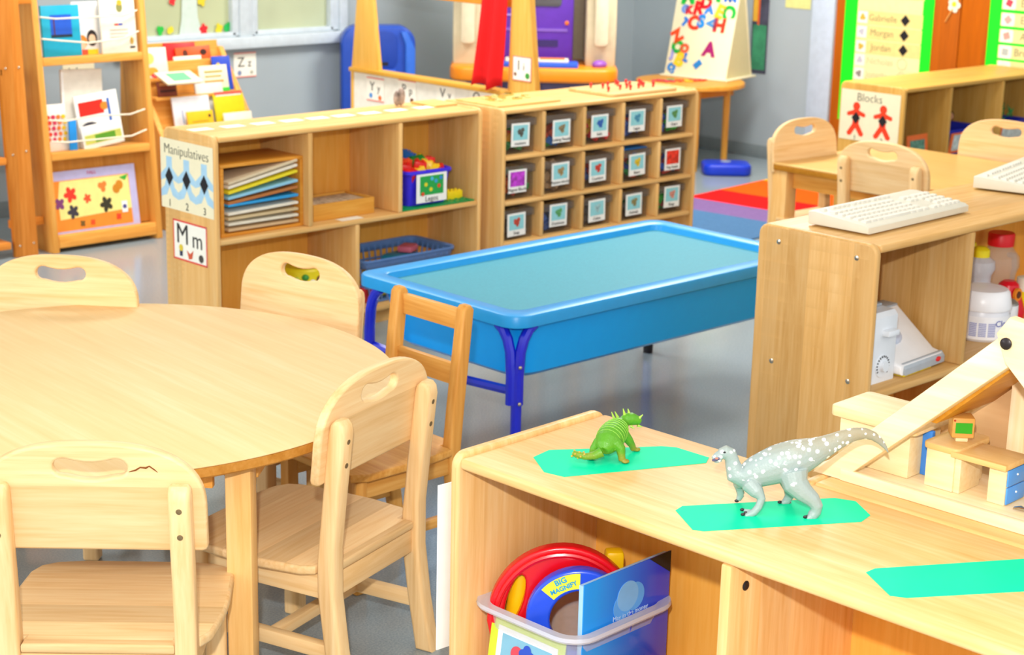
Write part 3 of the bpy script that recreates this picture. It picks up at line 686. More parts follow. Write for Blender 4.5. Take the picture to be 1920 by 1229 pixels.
# ------------------------------------------------------------------ far table
t = thing('rectangular_table', 'rectangular wooden table with a brown edge at the right, chairs around it', 'table', (5.60, 3.15, 0), 0)
FX, FY, FZ = .80, 1.20, .52
obj('table_top', prism(BM(), rrect(0, FX, 0, FY, .03), 'xy', FZ-.006, FZ, .001), wood('#e2b876', '#d9ab66', '#e9c486', 'y', rough=.35), t)
obj('edge_band', prism(BM(), rrect(-.001, FX+.001, -.001, FY+.001, .03), 'xy', FZ-.028, FZ-.006, .002), wood('#b07a2e', '#a06c24', '#bd883a', 'x'), t, 'brown edge of the table top')
for x in (.045, FX-.045):
    for y in (.045, FY-.045): obj('leg', box(BM(), x-.036, x+.036, y-.036, y+.036, 0, FZ-.028, .004), MAPLE('z'), t)
for q in ((.05, .07, .081, FY-.081), (FX-.07, FX-.05, .081, FY-.081), (.081, FX-.081, .05, .07), (.081, FX-.081, FY-.07, FY-.05)): obj('apron', box(BM(), *q, FZ-.10, FZ-.028, .002), OAK('y'), t)

# ------------------------------------------------------------------ keyboard shelf (right)
KL, KR = (3.664, 2.490, 0), .0026
KW, KD, KH = 1.44, .379, .7545
ks = unit('maple shelf at the right with two computer keyboards on top and cleaning supplies inside', 'shelf', KL, KR, KW, KD, KH, lambda a, p=0: wood('#dab075', '#ca9c5c', '#e4bf8a', a, p, rough=.4),
     [(.357, .02, KW-.02)], [(.4545, .357, KH-.024), (.69, .07, .337)], t=.021)
def onK(p): return local(KL, KR, p)
for y, z in ((.31, .712), (.06, .712), (.31, .383), (.06, .383)):
    bm = BM(); lathe(bm, [(.0075, -.003), (.007, .001), (.003, .0025)], 12); xform(bm, Matrix.Translation((0, y, z)) @ Matrix.Rotation(-PI/2, 4, 'Y')); obj('screw', bm, CHROME, ks)
# keyboards
def make_keyboard(label, loc, rz):
    r = thing('computer_keyboard', label, 'keyboard', loc, rz, 'computer keyboards on the shelf')
    kb = plain('#dcd6c4', .5, var=.02)
    W_, D_ = .50, .19
    bm = prism(BM(), [(0, .004), (0, .020), (.012, .026), (D_-.02, .040), (D_, .038), (D_, .004)], 'yz', 0, W_, .004, 2)
    obj('case', bm, kb, r)
    sl = (.040-.026)/(D_-.032)
    rows = 6; proto = None
    for j in range(rows):
        y = .022 + j*.0245 + (.010 if j == 5 else 0)
        xs = [.02 + .0222*k for k in range(15)] + [.372 + .0222*k for k in range(1)] 
        keys = []
        if j == 0: keys = [(.02, .028), (.05, .028), (.08, .025), (.108, .13), (.241, .025), (.27, .028), (.301, .03)]
        elif j == 5: keys = [(.02, .019)] + [(.062 + .0222*k + (.008*(k//4)), .019) for k in range(12)]
        else: keys = [(.02, .019 + .005*j*0 + (.012 if j in (1, 2) else 0))] + [(.02 + .0225*(k+1) + (.012 if j in (1, 2) else 0), .019) for k in range(12)] 
        keys += [(.352 + .0222*k, .019) for k in range(2)] if j in (0, 3, 4) else []
        keys += [(.408 + .0213*k, .018) for k in range(4)] if j < 5 else []
        for x, wk in keys:
            z = .026 + (y-.012)*sl
            bm = BM(); A = rrect(0, wk, 0, .019, .002, 2); B = rrect(.002, wk-.002, .002, .016, .002, 2)
            ringloft(bm, [[(p[0], p[1], 0) for p in A], [(p[0], p[1], .0065) for p in B]])
            o = obj('key', bm, plain('#e2ddd0', .55, var=.02), r); o.location = (x, y, z - .0005)
    return r
kb1 = make_keyboard('off-white computer keyboard, nearer one on the right-hand shelf', onK((.088, .092, KH-.0025)), KR + .03)
kb2 = copy_tree(kb1); kb2.location = onK((.965, .12, KH-.0025)); kb2.rotation_euler = (0, 0, KR + .22); kb2['label'] = 'off-white computer keyboard cut off by the right edge of the view'
# timer box and sharpener on the middle shelf
SZ = .3575
r = thing('kitchen_timer', 'white plastic timer box with a round dial, left bay of the right shelf', 'timer', onK((.05, .05, SZ)), KR)
wp = plain('#e6ecf4', .35, var=.02); gy = plain('#aab3bd', .4)
obj('case', prism(BM(), [(.0, 0), (.0, .178), (.012, .19), (.12, .195), (.13, 0)], 'yz', 0, .145, .004), wp, r)
obj('top_panel', box(BM(), .006, .139, .05, .11, .193, .199, .001), gy, r, 'grey top panel')
bm = BM(); xform(box(bm, 0, .05, -.03, 0, 0, .016, .003), Matrix.Translation((.075, .008, .128))); obj('lever', bm, wp, r)
bm = BM(); prism(bm, [(.0, .0), (.145, 0), (.145, .02), (0, .022)], 'xz', -.001, 0); xform(bm, Matrix.Translation((0, .004, .085)) @ Matrix.Rotation(-.05, 4, 'X')); obj('tape', bm, plain('#d9e06a', .5), r, 'yellow tape strip')
bm = BM(); prism(bm, circ(.085, .045, .031, 28), 'xz', -.003, .003); d_ = obj('dial', bm, wp, r)
bm = BM()
for k in range(15):
    a = math.radians(-30 + k*18); box(bm, -.0015, .0015, -.0045, -.003, .024, .029, 0, 1, Matrix.Translation((.085, 0, .045)) @ Matrix.Rotation(a - PI/2, 4, 'Y'))
obj('tick_mark', bm, BLACK, d_)
bm = BM(); tube(bm, [(.085, -.003, .045), (.085, -.014, .045)], .014, 16); obj('knob', bm, wp, d_)
solid('booklet', 'yellow and black booklet lying under the white sharpener', 'booklet', box(BM(), -.06, .08, -.08, .1, 0, .006, .001), plain('#e3d222', .5, var=.3, scale=40), onK((.28, .12, SZ)), .05)
r = thing('pencil_sharpener', 'white and grey wedge-shaped electric device beside the timer', 'electric device', onK((.205, .035, SZ+.0065)), KR + .06)
bm = prism(BM(), [(0, .0), (0, .028), (.03, .034), (.15, .132), (.20, .128), (.205, .02), (.205, 0)], 'yz', 0, .222, .010, 3); obj('case', bm, plain('#f2f3f6', .35, var=.02), r)
bm = prism(BM(), [(-.006, .0), (-.006, .018), (.004, .030), (.010, .030), (.010, .0)], 'yz', .012, .222, .003); obj('front_lip', bm, gy, r, 'grey front lip')
bm = BM(); box(bm, .004, .218, .150, .203, .127, .138, .004); obj('rear_panel', bm, gy, r, 'grey rear panel')
MW_ = Matrix.Translation((.08, .085, .082)) @ Matrix.Rotation(.685, 4, 'X')
bm = BM(); ball(bm, (0, 0, 0), (.045, .03, .012), 16); obj('window', xform(bm, MW_), plain('#c4cde2', .15), r, 'smoky window in the front')
bm = BM(); box(bm, .05, .10, .062, .066, 0, .001); obj('mark', xform(bm, MW_), plain('#7a7a7a', .5), r)
bm = BM(); ball(bm, (.185, -.006, .014), (.014, .004, .007), 10); obj('button', bm, plain('#e02020', .4), r)
# bottles in the second bay
def bottle(name, label, cat, loc, prof, mat, cap=None, capm=None, seg=24, group=None):
    r = thing(name, label, cat, loc, 0, group)
    bm = BM(); lathe(bm, prof, seg); obj('bottle_body', bm, mat, r)
    if cap: bm = BM(); lathe(bm, cap, seg); obj('cap', bm, capm, r)
    return r
milk = glassy('#e4e8f2', .55, .2); clear = glassy('#d9d3cc', .30, .12)
wt = thing('wipes_tub', 'big white wipes tub with a blue printed label behind the dollhouse roof', 'tub', onK((.765, .14, SZ)))
bm = BM(); lathe(bm, [(.072, 0), (.078, .008), (.078, .08), (.074, .09)], 32); obj('tub_body', bm, plain('#e4e6ee', .3, var=.02), wt)
bm = BM(); lathe(bm, [(.0795, .008), (.0795, .076)], 32, cap=False); lb = obj('label_wrap', bm, plain('#f2f3f8', .5), wt)
bm = BM()
for k in range(8):
    for q in range(3):
        a = -3.0 + q*.34
        for s in range(5): 
            aa = a + s*.055
            x, y = .0802*math.cos(aa), .0802*math.sin(aa); bmx = Matrix.Translation((x, y, .018 + k*.0052)) @ Matrix.Rotation(aa + PI/2, 4, 'Z')
            box(bm, -.0017, .0015, -.0004, .0004, 0, .0026, 0, 1, bmx)
obj('small_print', bm, plain('#6a74c0', .6), lb)
def wrap_text(s, size, R, z, a0, mat, parent):
    me = text_mesh(s, size, .0003).copy()
    for v in me.vertices:
        a = a0 + v.co.x / R; rr = R + .0008 + v.co.z
        v.co = (rr*math.cos(a), rr*math.sin(a), z + v.co.y)
    finish(me); me.materials.clear(); me.materials.append(mat); o = bpy.data.objects.new('lettering', me); C.objects.link(o); o.parent = parent
wrap_text('Clor', .026, .0795, .055, -1.78, plain('#2b3fa8', .6), lb)
bm = BM(); lathe(bm, [(.081, .09), (.083, .096), (.074, .138), (.066, .146), (.03, .149)], 28); obj('lid', bm, plain('#f6f6fa', .3, var=.02), wt)
bottle('squeeze_bottle', 'cloudy plastic squeeze bottle with a yellow cap behind the wipes tub', 'bottle', onK((.945, .27, SZ)), [(.046, 0), (.05, .01), (.05, .085), (.036, .115), (.037, .135), (.047, .155), (.045, .178), (.026, .192), (.022, .195)], milk, [(.027, .19), (.027, .212), (.02, .218), (.012, .222)], plain('#f0dc1c', .4))
bottle('squeeze_bottle', 'second yellow-capped bottle hidden at the back by the divider', 'bottle', onK((1.00, .335, SZ)), [(.02, 0), (.022, .01), (.022, .175), (.01, .19), (.008, .192)], milk, [(.014, .19), (.013, .215), (.008, .218)], plain('#f0dc1c', .4))
r = bottle('juice_jug', 'clear plastic jug with a red cap at the back of the right shelf', 'jug', onK((1.09, .29, SZ)), [(.056, 0), (.06, .012), (.06, .06), (.05, .09), (.05, .11), (.062, .14), (.06, .17), (.035, .20), (.03, .208)], clear, [(.04, .203), (.041, .238), (.038, .243)], plain('#e01420', .4))
bm = BM(); tube(bm, [(.055, 0, .165), (.085, 0, .16), (.095, 0, .12), (.085, 0, .075), (.055, 0, .055)], .009, 8); obj('handle', bm, clear, r)
r = bottle('sauce_bottle', 'red squeeze bottle with a round orange emblem beside the jug', 'bottle', onK((1.005, .20, SZ)), [(.05, 0), (.054, .01), (.054, .03), (.045, .06), (.034, .09), (.03, .11), (.018, .12)], plain('#dc1428', .3))
bm = BM(); prism(bm, circ(-.012, .085, .02), 'xz', -.042, -.034); obj('emblem', bm, plain('#f08a20', .5), r)
bm = BM(); prism(bm, circ(-.012, .085, .011), 'xz', -.044, -.042); obj('emblem_centre', bm, plain('#5a2c18', .5), r)
r = bottle('spray_can', 'short white spray can with a grey shoulder in front of the red bottle', 'can', onK((.89, .135, SZ)), [(.032, 0), (.034, .006), (.034, .078)], plain('#e6e7ec', .35), [(.034, .078), (.033, .084), (.022, .092), (.014, .095)], plain('#9a9690', .3, .5))
r = bottle('cleaner_canister', 'yellow canister with a pale lid at the right edge of the shelf', 'canister', onK((1.075, .185, SZ)), [(.036, 0), (.037, .006), (.037, .085)], plain('#efe015', .35), [(.037, .085), (.03, .093), (.027, .1), (.027, .122), (.02, .125)], plain('#e9e6cf', .4))
bm = BM(); tube(bm, [(-.012 + .012*math.cos(a), -.0385, .05 + .02*math.sin(a)) for a in [2*PI*k/16 for k in range(17)]], .0022, 6); obj('emblem', bm, plain('#2f9a3f', .5), r)
# low bay
r = thing('plastic_basin', 'blue plastic basin low on the right, partly behind the dollhouse post', 'basin', onK((.98, .15, .0715)))
bm = BM(); ringloft(bm, [[(x, y, z) for x, y in circ(0, 0, rr, 28)] for rr, z in ((.10, 0), (.12, .08), (.125, .082), (.114, .078), (.095, .006))]); obj('bowl', bm, plain('#2446c8', .3), r)
solid('red_bottle', 'red bottle standing in the blue basin', 'bottle', lathe(BM(), [(.03, 0), (.032, .01), (.032, .12), (.018, .15), (.016, .18)], 16), plain('#d81c30', .35), onK((.97, .13, .0775)))
bm = BM(); tube(bm, [(0, 0, 0), (.01, 0, .08), (.04, -.01, .13), (.08, -.01, .14)], .006, 8)
solid('blue_scoop', 'blue curved scoop handle leaning in the basin', 'scoop', bm, plain('#2a38c0', .35), onK((1.02, .10, .0775)))

# ------------------------------------------------------------------ foreground shelf with dinosaurs
SL, SR = (2.061, 2.303, 0), -1.5321
SW, SD, SH = 1.28, .4135, .6097
ss = unit('near maple shelf with green paper mats and toy dinosaurs on its top', 'shelf', SL, SR, SW, SD, SH, SHELF, [(.135, .022, SW-.022)], [(.641, .135, SH-.03)], t=.022, lip=.008, bot=.04, end_r=.028)
def onS(p): return local(SL, SR, p)
bm = BM(); lathe(bm, [(.0085, -.003), (.0085, .0012), (.006, .003)], 14); xform(bm, Matrix.Translation((.652, .045, SH-.075)) @ Matrix.Rotation(PI/2, 4, 'Y')); obj('screw', bm, BLACK, ss, 'black screw head in the divider')
card('paper_sign', 'white paper sheet on the end of the near shelf, seen edge on', 'paper', local(SL, SR, (-.014, .075, .372)), SR-PI/2, .17, .335, WHITE, rot=(0, 0, SR-PI/2-.09), t=.003)
# green mats
mint = plain('#00e0a6', .6, var=.02, spec=.15)
ST = SH - .008
def mat_sheet(pts, label):
    c = [sum(p[i] for p in pts)/len(pts) for i in (0, 1)]
    solid('paper_mat', label, 'paper mat', prism(BM(), [(p[0]-c[0], p[1]-c[1]) for p in pts], 'xy', 0, .0008), mint, (c[0], c[1], ST+.0002), group='green paper mats on the near shelf')
mat_sheet([(2.173, 2.197), (2.205, 2.212), (2.395, 2.085), (2.421, 2.067), (2.424, 1.984), (2.405, 1.968), (2.141, 2.084), (2.131, 2.13)][::-1] if False else [(2.173, 2.197), (2.224, 2.207), (2.404, 2.085), (2.421, 2.063), (2.424, 1.984), (2.397, 1.968), (2.141, 2.084), (2.131, 2.126)], 'green paper mat under the small green dinosaur')
mat_sheet([(2.167, 1.841), (2.192, 1.847), (2.428, 1.699), (2.443, 1.665), (2.406, 1.608), (2.369, 1.6), (2.13, 1.746), (2.121, 1.763)], 'green paper mat under the large grey dinosaur')
mat_sheet([(2.191, 1.464), (2.215, 1.464), (2.434, 1.329), (2.43, 1.262), (2.35, 1.237), (2.156, 1.364), (2.143, 1.386)], 'empty green paper mat at the right edge of the view')
# dinosaurs
def dino_mat(top, low, z0, z1, spots=None):
    m, nt, b = new_mat('dinosaur_skin'); N, L = nt.nodes, nt.links
    tc = N.new('ShaderNodeTexCoord'); sp = N.new('ShaderNodeSeparateXYZ'); L.new(tc.outputs['Object'], sp.inputs[0])
    mr = N.new('ShaderNodeMapRange'); mr.inputs['From Min'].default_value = z0; mr.inputs['From Max'].default_value = z1
    n = N.new('ShaderNodeTexNoise'); n.inputs['Scale'].default_value = 60; L.new(tc.outputs['Object'], n.inputs['Vector'])
    ad = N.new('ShaderNodeMath'); ad.operation = 'MULTIPLY_ADD'; ad.inputs[1].default_value = .02; L.new(n.outputs['Fac'], ad.inputs[0]); L.new(sp.outputs['Z'], ad.inputs[2]); L.new(ad.outputs[0], mr.inputs['Value'])
    mx = N.new('ShaderNodeMixRGB'); mx.inputs[1].default_value = lin(low); mx.inputs[2].default_value = lin(top); L.new(mr.outputs[0], mx.inputs[0])
    col = mx.outputs[0]
    if spots:
        v = N.new('ShaderNodeTexVoronoi'); v.inputs['Scale'].default_value = 100; v.inputs['Randomness'].default_value = .9; L.new(tc.outputs['Object'], v.inputs['Vector'])
        lt = N.new('ShaderNodeMath'); lt.operation = 'LESS_THAN'; lt.inputs[1].default_value = .33; L.new(v.outputs['Distance'], lt.inputs[0])
        gt = N.new('ShaderNodeMath'); gt.operation = 'GREATER_THAN'; gt.inputs[1].default_value = spots; L.new(sp.outputs['Z'], gt.inputs[0])
        n3 = N.new('ShaderNodeTexNoise'); n3.inputs['Scale'].default_value = 22; L.new(tc.outputs['Object'], n3.inputs['Vector'])
        g3 = N.new('ShaderNodeMath'); g3.operation = 'GREATER_THAN'; g3.inputs[1].default_value = .46; L.new(n3.outputs['Fac'], g3.inputs[0])
        mu = N.new('ShaderNodeMath'); mu.operation = 'MULTIPLY'; L.new(lt.outputs[0], mu.inputs[0]); L.new(gt.outputs[0], mu.inputs[1])
        mu2 = N.new('ShaderNodeMath'); mu2.operation = 'MULTIPLY'; L.new(mu.outputs[0], mu2.inputs[0]); L.new(g3.outputs[0], mu2.inputs[1])
        m2 = N.new('ShaderNodeMixRGB'); m2.inputs[2].default_value = (.95, .95, .93, 1); L.new(mu2.outputs[0], m2.inputs[0]); L.new(col, m2.inputs[1]); col = m2.outputs[0]
    L.new(col, b.inputs['Base Color']); b.inputs['Roughness'].default_value = .42
    bp = N.new('ShaderNodeBump'); bp.inputs['Strength'].default_value = .35; bp.inputs['Distance'].default_value = .002
    nb = N.new('ShaderNodeTexNoise'); nb.inputs['Scale'].default_value = 350; L.new(tc.outputs['Object'], nb.inputs['Vector']); L.new(nb.outputs['Fac'], bp.inputs['Height']); L.new(bp.outputs[0], b.inputs['Normal'])
    return m
def fuse(o, vox, it=6):
    r_ = o.modifiers.new('r', 'REMESH'); r_.mode = 'VOXEL'; r_.voxel_size = vox; r_.use_smooth_shade = True
    s_ = o.modifiers.new('s', 'SMOOTH'); s_.iterations = it; s_.factor = .5
# large grey dinosaur: local x = towards the tail (screen right), y = away from the viewer, z up
GDL = (2.302, 1.733, ST + .001)
gd = thing('toy_dinosaur', 'large pale grey toy dinosaur with white spots standing on the middle green mat', 'toy dinosaur', GDL, -.765); gd.scale = (1.115, 1.115, 1.115)
bm = BM()
def dp(X, Y): return ((X - 760)*.000157, (880 - Y)*.000165)
spine = [(190, 370, 38, 30), (215, 345, 62, 46), (250, 330, 72, 58), (285, 345, 70, 58), (308, 390, 66, 58), (322, 440, 72, 66), (350, 530, 100, 92), (440, 555, 132, 116), (540, 520, 152, 136), (640, 480, 170, 150), (750, 438, 188, 164), (860, 405, 195, 164), (960, 360, 182, 150), (1050, 325, 158, 125), (1130, 293, 134, 100), (1210, 258, 112, 84), (1300, 216, 94, 72), (1400, 172, 80, 60), (1500, 140, 66, 50), (1600, 133, 56, 42), (1690, 160, 44, 34), (1765, 215, 33, 26), (1820, 275, 20, 16), (1856, 330, 5, 5)]
tube(bm, [(dp(X, Y)[0], .00002*max(0, X-1100), dp(X, Y)[1]) for X, Y, a, b in spine], [(a*.000162, b*.000157) for X, Y, a, b in spine], 18)
def lim(pts, y, seg=12): tube(bm, [(dp(X, Y)[0], yy, dp(X, Y)[1]) for X, Y, r, yy in pts], [r*.000157 for X, Y, r, yy in pts], seg)
lim([(480, 600, 92, -.012), (560, 670, 70, -.022), (600, 722, 42, -.026), (572, 800, 38, -.028), (530, 850, 38, -.029), (495, 872, 36, -.029)], 0)
lim([(520, 860, 36, -.029), (440, 884, 20, -.031)], 0, 8); lim([(520, 860, 34, -.027), (470, 885, 18, -.025)], 0, 8); lim([(520, 860, 30, -.026), (440, 850, 16, -.020)], 0, 8)
lim([(430, 640, 70, .012), (400, 690, 46, .022), (425, 745, 40, .026), (445, 800, 40, .028)], 0); lim([(445, 800, 40, .028), (420, 860, 26, .027)], 0, 8)
lim([(905, 490, 150, -.012), (930, 590, 128, -.020), (1010, 655, 100, -.025), (1095, 715, 78, -.028), (1135, 775, 64, -.030), (1128, 830, 56, -.030), (1095, 868, 54, -.031)], 0)
lim([(1110, 868, 52, -.031), (1035, 886, 26, -.036)], 0, 8); lim([(1110, 868, 46, -.030), (1060, 890, 22, -.031)], 0, 8); lim([(1110, 868, 46, -.028), (1110, 892, 26, -.023)], 0, 8)
lim([(900, 520, 130, .012), (900, 640, 100, .022), (930, 740, 66, .026), (925, 815, 46, .028), (900, 850, 40, .028)], 0); lim([(915, 850, 44, .028), (850, 880, 24, .026)], 0, 8); lim([(915, 850, 40, .03), (930, 884, 24, .026)], 0, 8)
bv = [(205, 352, 52, 46), (160, 372, 40, 40), (122, 398, 22, 26)]
tube(bm, [(dp(X, Y)[0], 0, dp(X, Y)[1]) for X, Y, a, b in bv], [(a*.000157, b*.000157) for X, Y, a, b in bv], 12)
bv = [(205, 398, 24, 40), (165, 420, 16, 32), (140, 428, 9, 18)]
tube(bm, [(dp(X, Y)[0], 0, dp(X, Y)[1]) for X, Y, a, b in bv], [(a*.000157, b*.000157) for X, Y, a, b in bv], 10)
body = obj('body', bm, dino_mat('#a0967c', '#97a6a4', .098, .135, spots=.052), gd); fuse(body, .0013, 3)
bm = BM(); 
for sy in (-1, 1): ball(bm, (dp(228, 312)[0], sy*.0088, dp(228, 312)[1]), (.0022, .0012, .0014), 8)
obj('eye', bm, BLACK, gd)
bm = BM(); tube(bm, [(dp(190, 375)[0], -.0066, dp(190, 375)[1]), (dp(150, 392)[0], -.0058, dp(150, 392)[1]), (dp(122, 405)[0], -.003, dp(122, 405)[1])], [.0018, .0026, .002], 8); obj('mouth', bm, plain('#5a5070', .4), gd, 'dark open mouth')
bm = BM(); ball(bm, (dp(158, 378)[0], -.0070, dp(158, 378)[1]), (.0026, .0018, .0016), 8); obj('tongue', bm, plain('#e07a60', .4), gd)
for X, Y, yy in ((428, 888, -.0325), (462, 888, -.026), (430, 848, -.0195), (1030, 890, -.0375), (1058, 893, -.0345), (1108, 894, -.022), (838, 884, .0245), (925, 888, .0245), (412, 868, .026)):
    obj('claw', ball(BM(), (dp(X, Y)[0] - .001, yy, max(.0026, dp(X, Y)[1])), (.0036, .0018, .0026), 8), plain('#2a2426', .4), gd)
# small green armoured dinosaur: local x = towards its head
ad = thing('toy_dinosaur', 'small green armoured toy dinosaur with horns on the first green mat', 'toy dinosaur', (2.293, 2.108, ST + .001), math.radians(22))
bm = BM()
SPN = [(-.050, .000, .024, .010), (-.044, .0, .028, .018), (-.031, .0, .034, .024), (-.014, 0, .039, .027), (.003, 0, .043, .0265), (.019, 0, .047, .0225), (.031, -.002, .051, .017), (.039, -.004, .054, .0125)]
tube(bm, [(x, y, z) for x, y, z, r in SPN], [(r*.92, r) for x, y, z, r in SPN], 18)
tube(bm, [(-.055, .0, .024), (-.062, .012, .017), (-.066, .026, .014), (-.068, .040, .015), (-.068, .052, .017)], [.010, .008, .0065, .0065, .0055], 12)
tube(bm, [(.037, -.003, .055), (.046, -.008, .059), (.053, -.016, .059), (.058, -.026, .056), (.060, -.031, .053)], [.010, .0125, .0125, .009, .006], 14)
for pts, rr in (([(-.030, -.016, .036), (-.030, -.027, .026), (-.032, -.030, .012), (-.032, -.031, .005)], [.013, .0095, .007, .007]), ([(-.034, .014, .034), (-.040, .022, .02), (-.042, .024, .005)], [.012, .009, .007]),
                ([(.018, -.014, .038), (.025, -.022, .026), (.034, -.026, .013), (.038, -.027, .005)], [.011, .0085, .0065, .006]), ([(.022, .012, .038), (.030, .02, .024), (.037, .022, .005)], [.011, .008, .006])): tube(bm, pts, rr, 10)
for q in ((-.030, -.037, .004), (.044, -.031, .004), (.043, .022, .004), (-.040, .027, .004)): ball(bm, q, (.009, .008, .004), 8)
gb = obj('body', bm, dino_mat('#559a1a', '#a08428', .012, .036), ad); fuse(gb, .0013, 3)
for k in range(9):
    x = -.040 + k*.0078
    i_ = max(i for i in range(len(SPN)) if SPN[i][0] <= x); a_, b_ = SPN[i_], SPN[min(i_+1, len(SPN)-1)]; f_ = (x-a_[0])/(b_[0]-a_[0]); z, rr = a_[2]+(b_[2]-a_[2])*f_, a_[3]+(b_[3]-a_[3])*f_
    bm = BM(); tube(bm, [(x - .3*rr*math.sin(t)*.5, .985*rr*math.cos(t), z + .90*rr*math.sin(t)) for t in [-.25 + (PI+.5)*j/18 for j in range(19)]], .0010, 6)
    obj('armour_ridge', bm, plain('#84bc3c', .35), ad)
for p, q in (((.052, .006, .075), (.046, .010, .088)), ((.056, -.006, .081), (.052, -.004, .094)), ((.064, -.012, .082), (.062, -.010, .092)), ((.07, -.03, .074), (.074, -.036, .081)), ((.068, -.028, .060), (.073, -.036, .057)), ((.058, -.018, .060), (.058, -.026, .056)), ((.040, .008, .074), (.034, .012, .090))):
    obj('horn', xform(tube(BM(), [p, q], [.0032, .0007], 8), Matrix.Translation((-.0135, .001, -.0125))), plain('#a9cc55', .35), ad)
bm = BM()
for k in range(14):
    t = k*2.4; ball(bm, (-.068 + .006*math.cos(t), .026 + .0022*k, .0155 + .006*math.sin(t)), .0022, 6)
obj('tail_knob', bm, plain('#c9a040', .4), ad, kind='stuff') if False else obj('tail_knob', bm, plain('#c9a040', .4), ad)
# bin with magnifier and book
BZ = .1355
bl0 = onS((.155, .185, BZ))
cb = thing('storage_bin', 'clear plastic bin with a yellow picture card, holding toys inside the near shelf', 'bin', bl0, SR)
fz = glassy('#dcdfe8', .34, .25)
bm = BM()
def RB(w, d, r, z): return [(x, y, z) for x, y in rrect(-w/2, w/2, -d/2, d/2, r, 6)]
ringloft(bm, [RB(.20, .215, .03, 0), RB(.235, .255, .035, .15), RB(.24, .26, .04, .168)], True, False); o = obj('tub', bm, fz, cb)
bm = BM(); ringloft(bm, [RB(.24, .26, .04, .162), RB(.242, .262, .04, .172), RB(.285, .305, .055, .175), RB(.288, .308, .056, .168), RB(.284, .304, .055, .164), RB(.25, .27, .045, .163)], False, False); obj('rim', bm, glassy('#dfe0ea', .6, .25), cb)
lc = obj('label_card', xform(box(BM(), -.095, .095, -.0012, 0, -.07, .07), Matrix.Translation((-.005, -.128, .078)) @ Matrix.Rotation(-.14, 4, 'X')), plain('#cfe03a', .6), cb, 'yellow-green label card')
TT = Matrix.Translation((-.005, -.128, .078)) @ Matrix.Rotation(-.14, 4, 'X')
obj('paper', xform(box(BM(), -.075, .078, -.0022, -.0014, -.06, .055), TT), WHITE, lc)
pc = obj('picture', xform(box(BM(), -.062, .065, -.003, -.0023, -.05, .042), TT), plain('#7fb6cf', .6), lc)
bm = prism(BM(), circ(-.02, .012, .016), 'xz', -.0038, -.0031); obj('picture_detail', xform(bm, TT), plain('#d84a5a', .6), lc)
bm = prism(BM(), blade(.005, .018, .02, 4, .3), 'xz', -.0044, -.0039); obj('picture_detail', xform(bm, TT), plain('#2a50c0', .6), lc)
# red horseshoe magnet-like handle with blue ring (toy magnifier) standing in the bin
ANG = -.765
MO = (2.235, 2.14, BZ + .006)
mg = thing('toy_magnifier', 'big red and blue plastic magnifier toy with a yellow sticker, standing in the clear bin', 'toy magnifier', MO, ANG)
redp = plain('#e00a1c', .25, spec=.6); bluep = plain('#2450e0', .25, spec=.6); yel = plain('#f6c60a', .35)
ro = [(-.02 + .145*math.cos(t), .125 + .155*math.sin(t)) for t in [PI*k/28 for k in range(29)]] + [(-.14, .01), (.10, .01)]
ri = [(-.112 + .016*math.cos(t) + .012*math.sin(t), .168 + .052*math.sin(t)) for t in [2*PI*k/20 for k in range(20)]]
RCX, RCZ = .010, .150
mesh_obj('handle_plate', plate_mesh([ro, ri, circ(RCX+.004, RCZ-.012, .064, 36)], .03, .006, 3), redp, mg, Matrix.Translation((0, .02, 0)) @ RX90)
bm = BM(); tube(bm, [(-.02 + .130*math.cos(t), .004, .125 + .140*math.sin(t)) for t in [PI*k/28 for k in range(29)]], .006, 8); obj('raised_rib', bm, redp, mg)
bm = BM(); tube(bm, [(-.125, .045, .02), (-.098, .048, .22)], .02, 12); obj('grip', bm, yel, mg, 'yellow grip behind the slot')
RCX, RCZ = .010, .150
mesh_obj('ring', plate_mesh([circ(RCX, RCZ, .101, 44), circ(RCX+.004, RCZ-.002, .060, 36)], .03, .006, 3), bluep, mg, Matrix.Translation((0, -.022, 0)) @ RX90)
def arc_patch(cx, cz, r0, r1, a0, a1, n=10):
    A = [(cx + r1*math.cos(a0 + (a1-a0)*k/n), cz + r1*math.sin(a0 + (a1-a0)*k/n)) for k in range(n+1)]
    return A + [(cx + r0*math.cos(a1 + (a0-a1)*k/n), cz + r0*math.sin(a1 + (a0-a1)*k/n)) for k in range(n+1)]
stk = obj('sticker', prism(BM(), arc_patch(RCX, RCZ, .064, .095, 1.58, 2.45), 'xz', -.0378, -.0372), plain('#ecec3c', .5), mg)
a = 2.02
mesh_obj('lettering', text_mesh('BIG', .0155, .0003, .0004), plain('#2a9fd0', .5), stk, Matrix.Translation((RCX + .0865*math.cos(a), -.0384, RCZ + .0865*math.sin(a))) @ Matrix.Rotation(-(a-PI/2), 4, 'Y') @ RX90)
mesh_obj('lettering', text_mesh('MAGNIFY', .0125, .0003, .0004), plain('#2a9fd0', .5), stk, Matrix.Translation((RCX + .0725*math.cos(a), -.0384, RCZ + .0725*math.sin(a))) @ Matrix.Rotation(-(a-PI/2), 4, 'Y') @ RX90)
bm = BM(); ball(bm, (-.068, -.0375, .115), .004, 8); obj('dimple', bm, plain('#16289a', .4), mg)
bk = thing('book', 'blue glossy book with two coins on its cover leaning in the clear bin', 'book', onS((.262, .205, BZ + .006)), SR + PI/2)
bm = box(BM(), -.122, .122, -.006, .006, .03, .258, .001); obj('pages', bm, plain('#9fc8f0', .4), bk)
gm, gnt, gb_ = new_mat('blue_cover'); N, L = gnt.nodes, gnt.links
tc = N.new('ShaderNodeTexCoord'); sp = N.new('ShaderNodeSeparateXYZ'); L.new(tc.outputs['Object'], sp.inputs[0])
